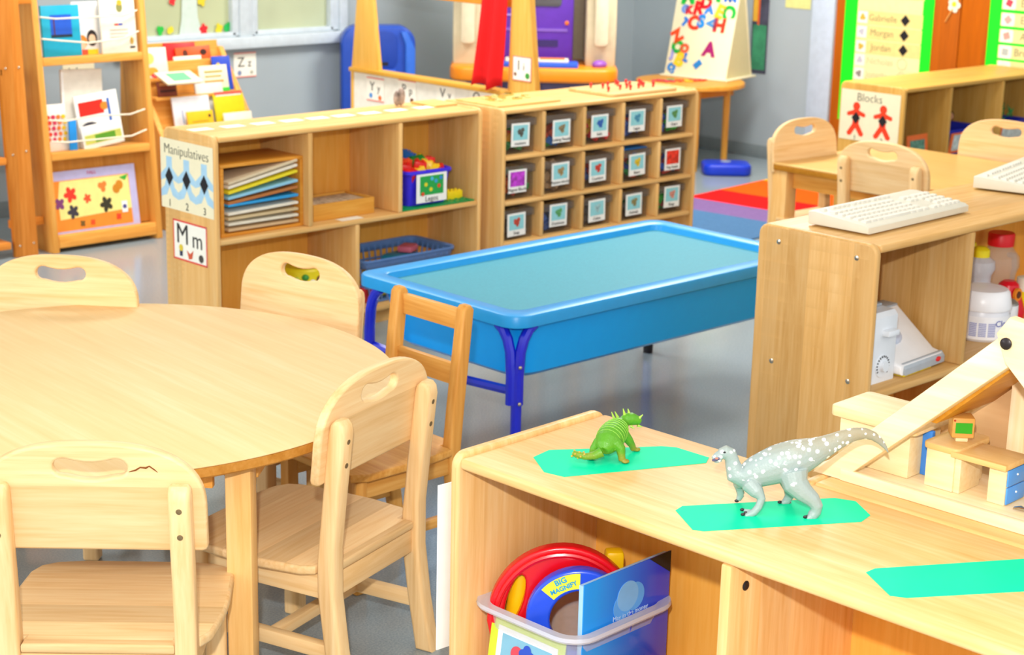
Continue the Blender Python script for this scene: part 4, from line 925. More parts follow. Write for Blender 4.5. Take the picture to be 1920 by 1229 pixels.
mr = N.new('ShaderNodeMapRange'); mr.inputs['From Min'].default_value = -.09; mr.inputs['From Max'].default_value = .09; L.new(sp.outputs['X'], mr.inputs['Value'])
rp = N.new('ShaderNodeValToRGB'); rp.color_ramp.elements[0].color = lin('#1b8fe6'); rp.color_ramp.elements[1].color = lin('#2038d8'); L.new(mr.outputs[0], rp.inputs[0]); L.new(rp.outputs[0], gb_.inputs['Base Color']); gb_.inputs['Roughness'].default_value = .15
cv = obj('cover', box(BM(), -.124, .124, -.0085, -.0062, .028, .262, .0008), gm, bk)
obj('corner', prism(BM(), [(.06, .2622), (.1242, .2622), (.1242, .218)], 'xz', -.0092, -.0086), BLACK, cv)
for x, z, rr in ((.0, .205, .03), (.020, .199, .028), (-.014, .188, .026)):
    bm = BM(); prism(bm, circ(x, z, rr, 28), 'xz', -.0096 if rr > .029 else -.0092, -.0086); obj('coin_picture', bm, plain('#78b6ee' if rr > .029 else '#58a4f0', .4), cv)
mesh_obj('lettering', text_mesh('May in the money', .014, .0003), plain('#b8d4f4', .5), cv, Matrix.Translation((.01, -.0090, .168)) @ RX90)
mesh_obj('lettering', text_mesh('American Coins', .018, .0003), plain('#c07aa8', .5), cv, Matrix.Translation((.01, -.0090, .148)) @ RX90)
yb = thing('yellow_toy', 'yellow plastic toy arm behind the red magnifier in the clear bin', 'toy', (MO[0] + .062, MO[1] + .035, BZ - .008), ANG + .1)
bm = box(BM(), -.06, .055, -.012, .012, .225, .25, .006); box(bm, .03, .06, -.012, .012, 0.03, .225, .004); obj('arm', bm, yel, yb)
bm = box(BM(), .04, .076, -.017, .017, .215, .264, .007); obj('block_end', bm, yel, yb)
bm = BM(); tube(bm, [(.05*math.cos(a), .05*math.sin(a), 0) for a in [2*PI*k/28 for k in range(29)]], .003, 8)
solid('white_ring', 'thin white ring lying low inside the clear bin', 'ring', bm, WHITE, onS((.165, .125, BZ + .055)), rot=(.3, 0, 0))
r = thing('wooden_tray', 'low wooden tray beside the clear bin inside the near shelf', 'tray', onS((.43, .265, BZ)), SR)
bm = BM()
for q in ((-.10, .10, -.11, -.1, 0, .03), (-.10, .10, .1, .11, 0, .03), (-.10, -.09, -.1, .1, 0, .03), (.09, .10, -.1, .1, 0, .03), (-.09, .09, -.1, .1, 0, .008)): box(bm, *q, .002)
obj('tray_box', bm, OAK('x'), r)

# shelf behind, and the dollhouse on it
unit('maple shelf standing back to back behind the near shelf, under the dollhouse', 'shelf', (2.895, .535, 0), SR + PI, 1.27, .395, SH-.003, SHELF, [(.33, .022, 1.248)], [(.63, .33, SH-.033)], t=.022, lip=.0, bot=.04, end_r=.01)
HZ = SH - .0025
HL = (2.503, 1.802, HZ)
dh = thing('dollhouse', 'wooden A-frame dollhouse at the right, its roof beam rising out of view', 'dollhouse', HL, SR)
HW = lambda a: wood('#f5e0b8', '#eed2a2', '#fbecd0', a)
obj('floor_board', box(BM(), .0, .75, .0, .25, 0, .012, .002), HW('x'), dh)
obj('front_rim', box(BM(), .06, .69, -.006, .006, 0, .022, .002), HW('x'), dh)
obj('back_rim', box(BM(), .06, .69, .238, .25, .012, .03, .002), HW('x'), dh)
# front beams
lo = [(.0, .0), (.058, .0), (.385, .305), (.41, .33), (.375, .366)]
obj('roof_beam', prism(BM(), [(.0, .0), (.062, .0), (.395, .305), (.365, .345)], 'xz', -.004, .03, .003), HW('x'), dh)
obj('roof_beam', prism(BM(), [(.75, .0), (.688, .0), (.372, .292), (.352, .338), (.372, .368), (.40, .364)], 'xz', -.03, -.0045, .003), HW('x'), dh)
obj('roof_slab', prism(BM(), [(.212, .139), (.224, .139), (.392, .298), (.372, .318)], 'xz', .03, .25, .001), wood('#c88f38', '#bb8230', '#d39d48', 'y'), dh)
obj('roof_slab', prism(BM(), [(.572, .107), (.558, .107), (.393, .262), (.393, .298)], 'xz', .03, .25, .001), wood('#c88f38', '#bb8230', '#d39d48', 'y'), dh)
obj('post', box(BM(), .272, .305, .195, .228, .012, .205, .003), HW('z'), dh)
obj('back_wall', prism(BM(), [(.075, .012), (.30, .012), (.30, .205), (.285, .2)], 'xz', .229, .235), wood('#cda77c', '#c69e72', '#d4b088', 'x', amount=.5), dh)
bm = BM(); lathe(bm, [(.010, -.001), (.010, .002), (.006, .0045)], 16); xform(bm, Matrix.Translation((.372, -.031, .325)) @ Matrix.Rotation(PI/2, 4, 'X')); obj('bolt', bm, plain('#2a2224', .35, .3), dh)
def onH(p): return local(HL, SR, p)
# dollhouse furniture
pl = wood('#efd9ae', '#e6cb98', '#f6e5c2', 'x')
c = thing('dollhouse_counter', 'cream toy counter with a blue door edge standing behind the dollhouse roof beam', 'dollhouse furniture', onH((.08, .105, .0125)), SR)
obj('body', box(BM(), -.07, .078, -.045, .06, 0, .085, .002), pl, c); obj('top_board', prism(BM(), rrect(-.085, .095, -.06, .07, .012, 3), 'xy', .085, .105, .003), pl, c)
obj('door', box(BM(), .0785, .098, -.004, .006, .0, .084, .001), plain('#3f86e0', .4), c, 'blue door edge')
c = thing('dollhouse_chest', 'small wooden toy chest with a rounded top under the toy monitor', 'dollhouse furniture', onH((.222, .085, .0125)), SR)
obj('body', box(BM(), -.028, .028, -.028, .075, 0, .07, .002), pl, c)
obj('top_board', prism(BM(), rrect(-.034, .038, -.034, .08, .012, 4), 'xy', .07, .082, .003), wood('#e0bb80', '#d4ac6c', '#e9c992', 'x'), c)
c = thing('toy_monitor', 'tiny wooden toy monitor with a green screen on the toy chest', 'toy monitor', onH((.235, .10, .0950)), SR + .72)
obj('case', box(BM(), -.02, .02, -.014, .022, .008, .046, .004), wood('#d6a862', '#c99850', '#dfb674', 'x'), c)
obj('screen', box(BM(), -.014, .015, -.0152, -.0138, .018, .037), plain('#2fa31a', .4), c); obj('stand', box(BM(), -.011, .011, -.008, .012, 0, .008, .002), pl, c)
bm = BM(); ball(bm, (-.016, -.0145, .041), .0018, 8); obj('button', bm, plain('#c0301c', .4), c)
c = thing('dollhouse_desk', 'wooden toy desk with two blue drawers in the dollhouse', 'dollhouse furniture', onH((.30, .09, .0125)), SR)
obj('desk_top', box(BM(), -.055, .052, -.04, .045, .066, .077, .002), wood('#e0bb80', '#d4ac6c', '#e9c992', 'x'), c)
obj('side_panel', box(BM(), -.05, -.038, -.03, .04, 0, .066, .001), pl, c); obj('drawer_case', box(BM(), .014, .047, -.026, .04, 0, .066, .001), pl, c)
for z in (.002, .034):
    dd = obj('drawer', box(BM(), .0472, .0505, -.024, .038, z, z+.03, .001), plain('#4f98e8', .4), c)
    bm = BM(); ball(bm, (.0515, .005, z+.018), .002, 8); obj('knob', bm, WHITE, dd)
bm = BM(); tube(bm, [(-.03, 0, .004), (-.02, 0, .007), (.0, 0, .005), (.03, 0, .004)], [(.002, .006), (.003, .007), (.002, .003), (.002, .003)], 8)
solid('metal_spoon', 'small silver metal piece on the dollhouse floor by the right edge', 'metal piece', bm, CHROME, onH((.40, .06, .0135)), SR + .05)

# ------------------------------------------------------------------ bookcase (left, back), leaning back
BL, BT = (3.66, 6.65, 0), -.09
bc = thing('display_bookcase', 'tall orange-brown open display bookcase at the left with book cords', 'bookcase', BL, rot=(BT, 0, 0))
BWd, BDp, BHt = .545, .18, 1.45
for x0, x1 in ((0, .03), (BWd-.03, BWd)): obj('side_panel', box(BM(), x0, x1, 0, BDp, 0, BHt, .005), OAK('z', .08), bc)
for z in (.43, .83, 1.25): obj('shelf_board', box(BM(), .03, BWd-.03, .0, BDp-.01, z-.035, z, .004), OAK('x'), bc)
obj('bottom_board', box(BM(), .03, BWd-.03, .0, BDp-.01, .02, .075, .004), OAK('x'), bc)
obj('lower_panel', box(BM(), .03, BWd-.03, .05, .062, .08, .395), wood('#c78a45', '#b97b38', '#d39a58', 'z', .075), bc)
cord = plain('#efe6cf', .6)
for zz, sag in ((.99, .0), (.90, -.03), (.56, .02), (.47, .0)):
    bm = BM(); tube(bm, [(.03, -.006, zz+.01), (.1, -.012, zz), (.25, -.014, zz+sag*.6), (.42, -.012, zz+sag*.2), (.5, -.004, zz+.02)], .0035, 6); obj('cord', bm, cord, bc)
def onB(x, y, z):
    v = Matrix.Rotation(BT, 4, 'X') @ Vector((x, y, z)); return (BL[0]+v.x, BL[1]+v.y, v.z)
def bbook(label, x, z, w, h, hexc, y=.02, roll=0, decor=(), t=.012, name='picture_book'):
    r = thing(name, label, 'book', onB(x, y, z), rot=(BT, roll, 0))
    cv = obj('cover', box(BM(), -w/2, w/2, 0, t, 0, h, .001), plain(hexc, .35), r)
    for i, (kind, a, b, c, d, col) in enumerate(decor):
        if kind == 'r': bm = prism(BM(), rect(a, b, c, d), 'xz', -.001-.0003*i, -.0002)
        else: bm = prism(BM(), circ(a, b, c, 14, d), 'xz', -.001-.0003*i, -.0002)
        obj('picture', bm, plain(col, .5), cv)
    return r
bbook('turquoise book with a dark blue sea picture on the upper bookcase shelf', .140, .831, .180, .215, '#1ba6c6', decor=(('r', -.05, .05, .08, .175, '#1d58c8'), ('r', -.05, .05, .08, .092, '#1c2c3c'), ('r', -.036, -.03, .09, .165, '#5a2c2c')))
bbook('white book with two cartoon children\'s faces between the turquoise and cream books', .272, .831, .125, .225, '#eceae6', y=.045, decor=(('c', -.025, .055, .026, .03, '#e8862a'), ('c', -.025, .042, .019, .02, '#f0bf98'), ('c', .025, .07, .025, .035, '#241c1c'), ('c', .025, .066, .017, .02, '#f0c4a0'), ('r', -.05, .0, .0, .022, '#e05030'), ('r', .0, .05, .0, .022, '#e8c020'), ('c', -.04, .13, .012, .014, '#d83030')))
r = bbook('cream book back cover with a small toy picture on the upper bookcase shelf', .412, .831, .172, .235, '#efe9d8', y=.012, decor=(('c', .01, .195, .016, .022, '#8a8a50'), ('c', .012, .215, .013, .012, '#e0b030'), ('r', -.02, .0, .118, .126, '#d83c30'), ('r', .0, .02, .118, .126, '#3c58c0'), ('c', .06, .05, .008, .016, '#c8a040'), ('r', .05, .075, .018, .026, '#2a2a2a')))
for z in (.165, .1, .085, .07): flat('text_line', rect(-.045, .045, z-.002, z+.002), plain('#b8b2a2', .7), r, y=-.0022)
r = bbook('tall white paperback leaning on the lower bookcase shelf', .235, .431, .2, .34, '#eee9dc', y=.075, roll=.04, decor=(('r', -.1, -.088, .02, .33, '#fbfbf8'),))
bbook('white book with red and yellow dots, leftmost on the lower bookcase shelf', .09, .431, .10, .2, '#f0ebe2', y=.05, decor=tuple(('c', -.035 + .024*(k % 4) + .006*(k//4 % 2), .05 + .024*(k//4), .009, .009, ['#e03a2a', '#f0c020', '#e8782a', '#c83058'][(k*3) % 4]) for k in range(20)))
bbook('bright blue spine standing between the dotted book and the white books', .152, .431, .035, .13, '#1f8fe0', y=.022, roll=.03)
bbook('white book with a red picture and blue lettering on the lower bookcase shelf', .312, .436, .21, .23, '#efefea', y=.048, roll=-.1, decor=(('r', -.09, .03, .14, .2, '#dd2418'), ('c', .035, .17, .02, .018, '#c8862a'), ('c', -.05, .09, .04, .022, '#3c3a44'), ('r', .05, .062, .05, .2, '#3a68b8')))
bbook('white booklet with a green and yellow band in front on the lower bookcase shelf', .305, .436, .2, .10, '#f4f2ea', y=.025, roll=-.12, decor=(('r', -.09, .09, .02, .06, '#c8cc60'), ('r', -.04, .06, .024, .056, '#5a9a28')))
r = thing('leaf_poster', 'autumn leaf poster in a lilac border on the bottom of the bookcase', 'poster', onB(.225, .028, .076), rot=(BT - .06, 0, 0))
obj('sheet', box(BM(), -.205, .225, -.002, 0, 0, .268), plain('#b9b4dc', .6), r)
obj('picture_ground', box(BM(), -.185, .19, -.0032, -.0022, .01, .228), plain('#ea8a2a', .6), r)
obj('picture_field', prism(BM(), [(-.165, .06), (.19, .075), (.185, .225), (-.15, .225), (-.165, .15)], 'xz', -.0042, -.0034), plain('#efdf88', .6), r)
for (x, z, s, c, lobes) in ((-.105, .165, .036, '#e83420', 5), (-.025, .14, .022, '#e85028', 5), (.055, .185, .026, '#e87a30', 3), (.13, .175, .032, '#c88018', 2), (.065, .105, .036, '#33301f', 5), (-.1, .09, .032, '#3a3440', 5), (-.16, .13, .028, '#7a3a70', 4), (-.01, .035, .014, '#e04a20', 4), (-.06, .035, .015, '#6a5020', 4), (.12, .045, .016, '#e03a20', 4)):
    flat('leaf_picture', blade(x, z, s, lobes, .5, .7, sx=.9), plain(c, .6), r, y=-.0048)
flat('picture', rect(.14, .168, .06, .11), WHITE, r, y=-.0048); flat('picture', circ(.154, .085, .01), plain('#4a4a88'), r, y=-.0054); flat('picture', [(.14, .215), (.185, .225), (.17, .2)], plain('#3aa838'), r, y=-.0054)
lettering('FALL', .022, .01, .25, plain('#c84a78', .6), r, y=-.003)
# neighbouring unit at the far left, end panel towards us
lu = thing('tall_bookcase', 'dark orange wooden bookcase end at the left edge of the view', 'bookcase', (3.08, 6.68, 0), 0)
dk = lambda a: wood('#d98f45', '#c67c34', '#e6a258', a, .09)
obj('end_panel', prism(BM(), [(.42, 0), (.525, 0), (.475, 1.45), (.36, 1.45)], 'xz', 0, .03, .004), dk('z'), lu)
obj('end_panel', prism(BM(), [(-.3, 0), (-.2, 0), (-.25, 1.45), (-.36, 1.45)], 'xz', 0, .03, .004), dk('z'), lu)
obj('top_rail', box(BM(), -.35, .565, .032, .055, 1.055, 1.13, .003), dk('x'), lu)
for z in (.07, .43, .8): obj('shelf_board', box(BM(), -.27, .40, .0, .25, z-.03, z, .003), dk('x'), lu)
obj('back_panel', box(BM(), -.27, .42, .255, .265, .04, .80), BACK(), lu)
obj('foot_rail', box(BM(), .42, .575, .034, .06, .12, .155, .003), dk('x'), lu)
bm = BM()
for x, z in ((.44, .05), (.505, .055), (.428, .44), (.49, .45), (.415, .8), (.475, .8)): ball(bm, (x, -.001, z), (.005, .003, .005), 8)
obj('screw', bm, CHROME, lu)
solid('yellow_binder', 'bright yellow binder on the dark bookcase at the left edge of the view', 'binder', box(BM(), -.06, .06, 0, .1, 0, .24, .004), plain('#f0cc18', .4), (3.40, 6.72, .4305))
bm = BM(); tube(bm, [(0, 0, .001), (.004, 0, .67)], [.02, .018], 8)
solid('green_garland', 'green and purple strip standing in the gap between the two bookcases', 'garland', bm, plain('#3f7a3a', .7, var=.7, scale=25), (3.70, 6.98, 0))

# ------------------------------------------------------------------ angled book rack behind the shelf
RL = (4.30, 6.78, 0)
rk = thing('book_rack', 'slanted wooden book rack by the wall holding rows of picture books', 'book rack', RL, 0)
for x in (0.0, .50):
    obj('side_panel', prism(BM(), [(0, .0), (.38, 0), (.38, .05), (.34, .785), (.28, .785), (-.02, .38)], 'yz', x, x+.028, .004), OAK('z'), rk)
for z, y0 in ((.43, .01), (.58, .09), (.655, .175)):
    obj('ledge', box(BM(), .028, .50, y0, y0+.09, z, z+.015, .002), OAK('x'), rk); 
    obj('ledge_back', xform(box(BM(), .028, .50, 0, .008, 0, .15), Matrix.Translation((0, y0+.09, z+.015)) @ Matrix.Rotation(-.2, 4, 'X')), OAK('x'), rk)
def rbook(label, x, y, z, w, h, hexc, roll=0, decor=(), lean=-.22, t=.01):
    r = thing('picture_book', label, 'book', (RL[0]+x, RL[1]+y, z), rot=(lean, roll, 0))
    cv = obj('cover', box(BM(), -w/2, w/2, 0, t, 0, h, .001), plain(hexc, .4), r)
    for i, (kind, a, b, c, d, col) in enumerate(decor):
        bm = prism(BM(), rect(a, b, c, d), 'xz', -.0012-.0004*i, -.0002) if kind == 'r' else prism(BM(), circ(a, b, c, 14, d), 'xz', -.0012-.0004*i, -.0002)
        obj('picture', bm, plain(col, .5), cv)
    return r
rbook('red book at the back of the top ledge of the book rack', .27, .235, .671, .17, .15, '#d81c1c', .02)
rbook('orange book with dark drawings on the top ledge of the book rack', .335, .218, .671, .19, .13, '#e2561a', -.03, (('c', -.045, .1, .014, .018, '#5a2410'), ('c', .055, .1, .018, .014, '#3a1c10')))
rbook('cream book with grey writing, left on the top ledge of the book rack', .285, .2, .671, .15, .09, '#eee8d4', 0, (('r', -.055, .05, .055, .06, '#a8a090'), ('r', -.055, .03, .04, .045, '#a8a090')))
rbook('tall white book with small animal picture at the left of the rack', .10, .19, .671, .13, .14, '#e2ded4', .02, (('c', -.02, .03, .03, .02, '#e8a030'), ('c', 0, .012, .03, .012, '#d83040'), ('c', -.03, .09, .025, .025, '#e0cf68')))
rbook('royal blue book with yellow drawings at the right of the middle ledge', .445, .15, .596, .10, .16, '#2348c0', 0, (('c', -.035, .08, .012, .035, '#e0b828'), ('c', .0, .02, .02, .012, '#d8642a'), ('c', -.02, .12, .01, .01, '#e0c040')))
rbook('cream book with olive lettering and a green band in front of the blue book', .37, .115, .596, .155, .125, '#ebe6c8', 0, (('r', -.05, .05, .09, .1, '#b8a860'), ('r', -.05, .04, .07, .078, '#b8a860'), ('r', -.055, .05, .045, .055, '#c89848'), ('r', -.077, .077, .0, .018, '#3cc23a')))
rbook('open flat book with a green picture sticking out at the left of the middle ledge', .15, .03, .665, .19, .12, '#f2edd2', 0, (('r', -.05, .05, .02, .10, '#6fc890'),), lean=-1.25)
rbook('dark red and brown books stacked at the left of the rack', .10, .10, .596, .10, .07, '#7a3420', 0, (('r', -.04, .04, .05, .065, '#c88a50'), ('r', -.04, .04, .02, .03, '#401818')))
rbook('white book with small green letters on the bottom ledge of the rack', .20, .045, .446, .20, .15, '#dcdce2', 0, (('r', -.03, -.018, .045, .06, '#58c048'), ('r', .005, .02, .045, .06, '#58c048'), ('r', -.055, -.05, .03, .09, '#8aa0c8')))
rbook('pale grey book behind on the bottom ledge of the rack', .33, .075, .446, .15, .2, '#d8d6d2', 0)
rbook('yellow book with a red and white scalloped top edge on the bottom ledge', .40, .03, .446, .165, .15, '#d8c812', 0, (('r', -.077, .077, .145, .16, '#e85a48'), ('r', -.07, .07, .14, .146, '#f0e6d8')))
rbook('orange-yellow book lying along the front of the bottom ledge', .22, .012, .446, .14, .085, '#eab818', 0, (('r', -.045, .04, .035, .04, '#b08a20'), ('c', .05, .06, .007, .008, '#4a3020')))
rbook('white book with a purple and red band at the right front of the bottom ledge', .42, .002, .446, .155, .065, '#ece4d0', 0, (('r', -.05, .06, .015, .027, '#e03a20'), ('r', -.06, -.03, .014, .028, '#5a3a98'), ('r', .03, .065, .014, .028, '#5a3a98')))

# ------------------------------------------------------------------ puppet theatre (panel along y) with letter cards
PX = 5.27
pt = thing('puppet_theatre', 'maple framed divider panel with two tapered posts and a white board', 'divider panel', (PX, 0, 0), 0)
obj('post', prism(BM(), [(6.625, .70), (6.585, 1.02), (6.56, 1.30), (6.49, 1.30), (6.464, 1.028), (6.416, .70)], 'yz', -.01, .012, .003), wood('#e0b360', '#d6a650', '#e9c276', 'z'), pt)
obj('post', prism(BM(), [(5.56, 0), (5.528, .68), (5.516, 1.09), (5.50, 1.35), (5.42, 1.35), (5.401, 1.10), (5.354, .706), (5.33, 0)], 'yz', -.02, .012, .003), wood('#e0b360', '#d6a650', '#e9c276', 'z'), pt)
obj('ledge', box(BM(), -.035, .035, 5.50, 6.615, .685, .705, .003), wood('#cfa048', '#c2923c', '#dcb060', 'y'), pt)
obj('top_rail', box(BM(), -.012, .014, 5.44, 6.55, 1.062, 1.12, .003), wood('#d8943c', '#cb8830', '#e2a450', 'y'), pt)
obj('edge_strip', box(BM(), -.008, .008, 6.612, 6.632, 0, .70, .002), wood('#e0b360', '#d6a650', '#e9c276', 'z'), pt)
obj('white_board', box(BM(), -.004, .004, 5.36, 6.612, .10, .685), plain('#eceade', .5), pt)
for txt, lab, y, z, w_, h_, cs in (('Yy', 'white Yy letter card, first on the white divider board', 6.448, .612, .128, .112, ('#4a90d8', '#e87030')), ('Pp', 'white Pp letter card beside the Yy card on the divider board', 6.216, .625, .128, .112, ('#d8622a', '#6a3420')),
        ('Vv', 'white Vv letter card, third on the divider board', 5.945, .635, .125, .11, None), ('Qq', 'white Qq letter card under the red cloth', 5.715, .642, .14, .11, None)):
    r = alphabet(txt, lab, (PX-.006, y, z), -PI/2, w_, h_, b=PINKRED)
    if cs: flat('picture', circ(-.032, -.03, .012), plain(cs[0]), r, y=-.0012); flat('picture', circ(.035, -.036, .012), plain(cs[1]), r, y=-.0012)
r = card('alphabet_card', 'white Ii letter card with red border on the right theatre post', 'alphabet card', (PX-.023, 5.437, .81), -PI/2, .115, .105, PAPER, PINKRED, .004)
lettering('I', .06, -.02, .012, INK, r); lettering('i', .045, .012, .008, INK, r)
flat('picture', circ(-.04, -.025, .008), plain('#7a5030'), r, y=-.0012); flat('picture', circ(.035, -.028, .013), plain('#3c9a3c'), r, y=-.0012)
# red cloth hung over the top rail
bm = BM(); n = 18; rows_ = 14; V = []
for j in range(rows_+1):
    f = j/rows_; z = 1.30 - f*(1.30-.715); row = []
    y0 = 5.655 + .035*f*f + .01*f; y1 = 5.515 + .012*f
    for k in range(n+1):
        g = k/n; y = y0 + (y1-y0)*g
        row.append(bm.verts.new((-.045 - .018*math.sin(g*11 + f*1.5)*(.4+.6*f) - .015*f, y, z + .012*f*math.sin(g*9))))
    V.append(row)
for a, b in zip(V, V[1:]):
    for k in range(n): bm.faces.new([a[k], a[k+1], b[k+1], b[k]])
o = solid('red_cloth', 'bright red cloth hanging in front of the divider panel', 'cloth', bm, plain('#dc0a0e', .8, var=.1, scale=20), (PX, 0, 0)); o.modifiers.new('s', 'SOLIDIFY').thickness = .003
solid('small_figure', 'small brown and white toy standing on the long shelf before the divider board', 'toy', ball(ball(BM(), (0, 0, .03), (.016, .012, .03), 10), (.02, .0, .035), (.018, .014, .035), 10), plain('#a89488', .6, var=.7, scale=30), onM((1.0, .24, MH-.003)))

# ------------------------------------------------------------------ blue plastic play mailbox by the wall
mb = thing('play_mailbox', 'dark blue plastic play mailbox with rounded top behind the divider panel', 'play mailbox', (5.93, 7.24, 0), -.6)
BL_ = plain('#1c49b0', .35, var=.06)
prof = [(-.195, 0), (.195, 0), (.195, .68)] + [(.105 + .09*math.cos(t), .725 + .09*math.sin(t)) for t in [PI/2*k/8 for k in range(9)]] + [(-.105 + .09*math.cos(t), .725 + .09*math.sin(t)) for t in [PI/2 + PI/2*k/8 for k in range(9)]] + [(-.195, .68)]
obj('body', prism(BM(), prof, 'xz', -.02, .13, .012, 3), BL_, mb)
bm = prism(BM(), rrect(-.13, .10, .59, .79, .05), 'xz', -.026, -.018, .003); obj('slot_panel', bm, plain('#143c9c', .4), mb)
bm = box(BM(), -.12, .09, -.045, -.02, .565, .592, .006); obj('slot_ledge', bm, plain('#2456c4', .35), mb)
obj('slot', box(BM(), -.03, .05, -.0275, -.0255, .61, .628), BLACK, mb)
obj('side_frame', prism(BM(), [(.14, .0), (.193, .0), (.193, .70), (.15, .79), (.115, .79), (.14, .72)], 'xz', -.035, -.02, .006), plain('#2c66cc', .35), mb)
r = thing('name_tag', 'small white tag with a black mark on the blue mailbox', 'tag', (5.97, 7.18, .475), -.6)
obj('sheet', box(BM(), -.05, .05, -.002, 0, 0, .1), WHITE, r); flat('mark', circ(0, .06, .02, 12), BLACK, r, y=-.0025)

# ------------------------------------------------------------------ computer play desk in the corner
DP, DR_ = (6.60, 6.75, 0), -.765
ds = thing('computer_desk', 'plastic computer desk with orange top and beige hood in the corner', 'desk', DP, DR_)
org = plain('#f08c14', .35, var=.03); bei = plain('#c9bc9c', .5, var=.04)
DZ = .632
bm = prism(BM(), rrect(-.44, .44, -.30, .22, .10, 6), 'xy', DZ-.075, DZ, .018, 3); obj('desk_top', bm, org, ds)
for s in (-1, 1):
    x0, x1 = sorted((s*.27, s*.43))
    bm = prism(BM(), [(-.12, DZ), (.22, DZ), (.22, 1.25), (.0, 1.25), (-.10, 1.1), (-.15, .80)], 'yz', x0, x1, .012, 3); sp_ = obj('hood_side', bm, bei, ds)
    x0, x1 = sorted((s*.315, s*.385)); obj('hood_panel', prism(BM(), rrect(x0, x1, .74, 1.12, .02), 'xz', -.172, -.10, .004), plain('#d8cdaf', .5), ds)
obj('hood_top', box(BM(), -.43, .43, .0, .22, 1.25, 1.3, .01), bei, ds)
obj('back_panel', box(BM(), -.27, .27, .2, .22, DZ, 1.25), bei, ds)
obj('pedestal', box(BM(), -.36, .36, -.05, .2, 0, DZ-.076, .01), plain('#5a5a8c', .5), ds, 'dark purple pedestal under the desk top')
pu = plain('#5c2fa8', .4, var=.05)
r = thing('computer_monitor', 'purple computer monitor with dark grey screen on the orange desk', 'computer', local(DP, DR_, (.005, .03, DZ+.0005)), DR_)
obj('case', box(BM(), -.2, .2, -.09, .13, 0, .60, .012), pu, r)
bm = prism(BM(), rrect(-.155, .135, .30, .56, .02), 'xz', -.096, -.089, .003); scn = obj('screen', bm, plain('#55565c', .12), r)
bm = prism(BM(), rect(-.17, .17, .17, .185), 'xz', -.094, -.089); obj('groove', bm, plain('#7a55b8', .4), r)
bm = prism(BM(), rect(-.1, .12, .09, .125), 'xz', -.094, -.089); obj('drive_slot', bm, plain('#2c1a60', .4), r)
flat('maker_mark', rect(-.16, -.08, .248, .258), plain('#a58ad8', .5), r, y=-.0925)
bm = BM(); ball(bm, (.165, -.09, .215), (.012, .006, .012), 10); obj('button', bm, plain('#e8701c', .4), r)
r = thing('toy_keyboard', 'small blue and cream toy keyboard on the orange desk', 'keyboard', local(DP, DR_, (.03, -.19, DZ+.0005)), DR_)
obj('case', box(BM(), -.2, .2, -.07, .06, 0, .025, .004), plain('#2c5cd8', .4), r); obj('key_deck', box(BM(), -.18, .15, -.055, .05, .025, .04, .004), plain('#e8dfc8', .5), r); obj('key_row', box(BM(), .0, .13, -.05, .0, .04, .046, .002), plain('#e87a2a', .5), r, 'orange key row')
solid('computer_mouse', 'purple computer mouse on the orange desk', 'computer mouse', ball(BM(), (0, 0, .018), (.045, .035, .024), 14), plain('#8a4fb0', .4), local(DP, DR_, (.345, -.17, DZ-.005)))

# ------------------------------------------------------------------ small round table with magnet board easel
et = thing('small_round_table', 'small round wooden table with thin legs holding the letter board', 'table', (7.62, 6.52, 0), 0)
bm = BM(); lathe(bm, [(.30, .462), (.31, .466), (.31, .484), (.305, .49)], 48); obj('table_top', bm, wood('#d59c48', '#c88c38', '#e0ac5a', 'x'), et)
for (x, y) in ((-.115, -.155), (.15, -.15), (.12, .17), (-.17, .13)):
    bm = BM(); tube(bm, [(x, y, 0), (x, y, .462)], [.018, .021], 12); obj('leg', bm, wood('#dba652', '#cf9844', '#e6b666', 'z'), et)
bm = BM(); box(bm, -.17, .19, -.165, -.15, .41, .462, .002); box(bm, -.17, -.155, -.15, .16, .41, .462, .002); box(bm, .16, .175, -.15, .19, .41, .462, .002); obj('apron', bm, wood('#c98c38', '#bc7e2e', '#d59a48', 'x'), et)
EL, ER = (7.85, 6.585, .4905), math.radians(-78)
ez = thing('letter_easel', 'cream A-frame magnet board standing on the small round table', 'easel', EL, ER)
crm = plain('#ece2be', .5, var=.02)
EW, EHt, EDp = .40, .60, .32
obj('base_plate', box(BM(), -EW/2-.02, EW/2+.02, -EDp/2-.02, EDp/2+.02, 0, .012, .004), crm, ez)
A_ = [(-EDp/2, .012), (-EDp/2+.014, .012), (.0, EHt-.03), (EDp/2-.014, .012), (EDp/2, .012), (.006, EHt), (-.006, EHt)]
tilt_e = math.atan2(EDp/2, EHt)
obj('front_board', prism(BM(), [(-EDp/2, .012), (-EDp/2+.012, .012), (.006, EHt), (-.006, EHt)], 'yz', -EW/2, EW/2, .003), crm, ez)
obj('rear_board', prism(BM(), [(EDp/2-.012, .012), (EDp/2, .012), (.007, EHt), (.0065, EHt-.04)], 'yz', -EW/2, EW/2, .002), crm, ez)
obj('side_gusset', prism(BM(), [(-EDp/2+.013, .013), (EDp/2-.013, .013), (.0, EHt-.06)], 'yz', EW/2-.012, EW/2-.002), plain('#d6ca9c', .5, var=.02), ez)
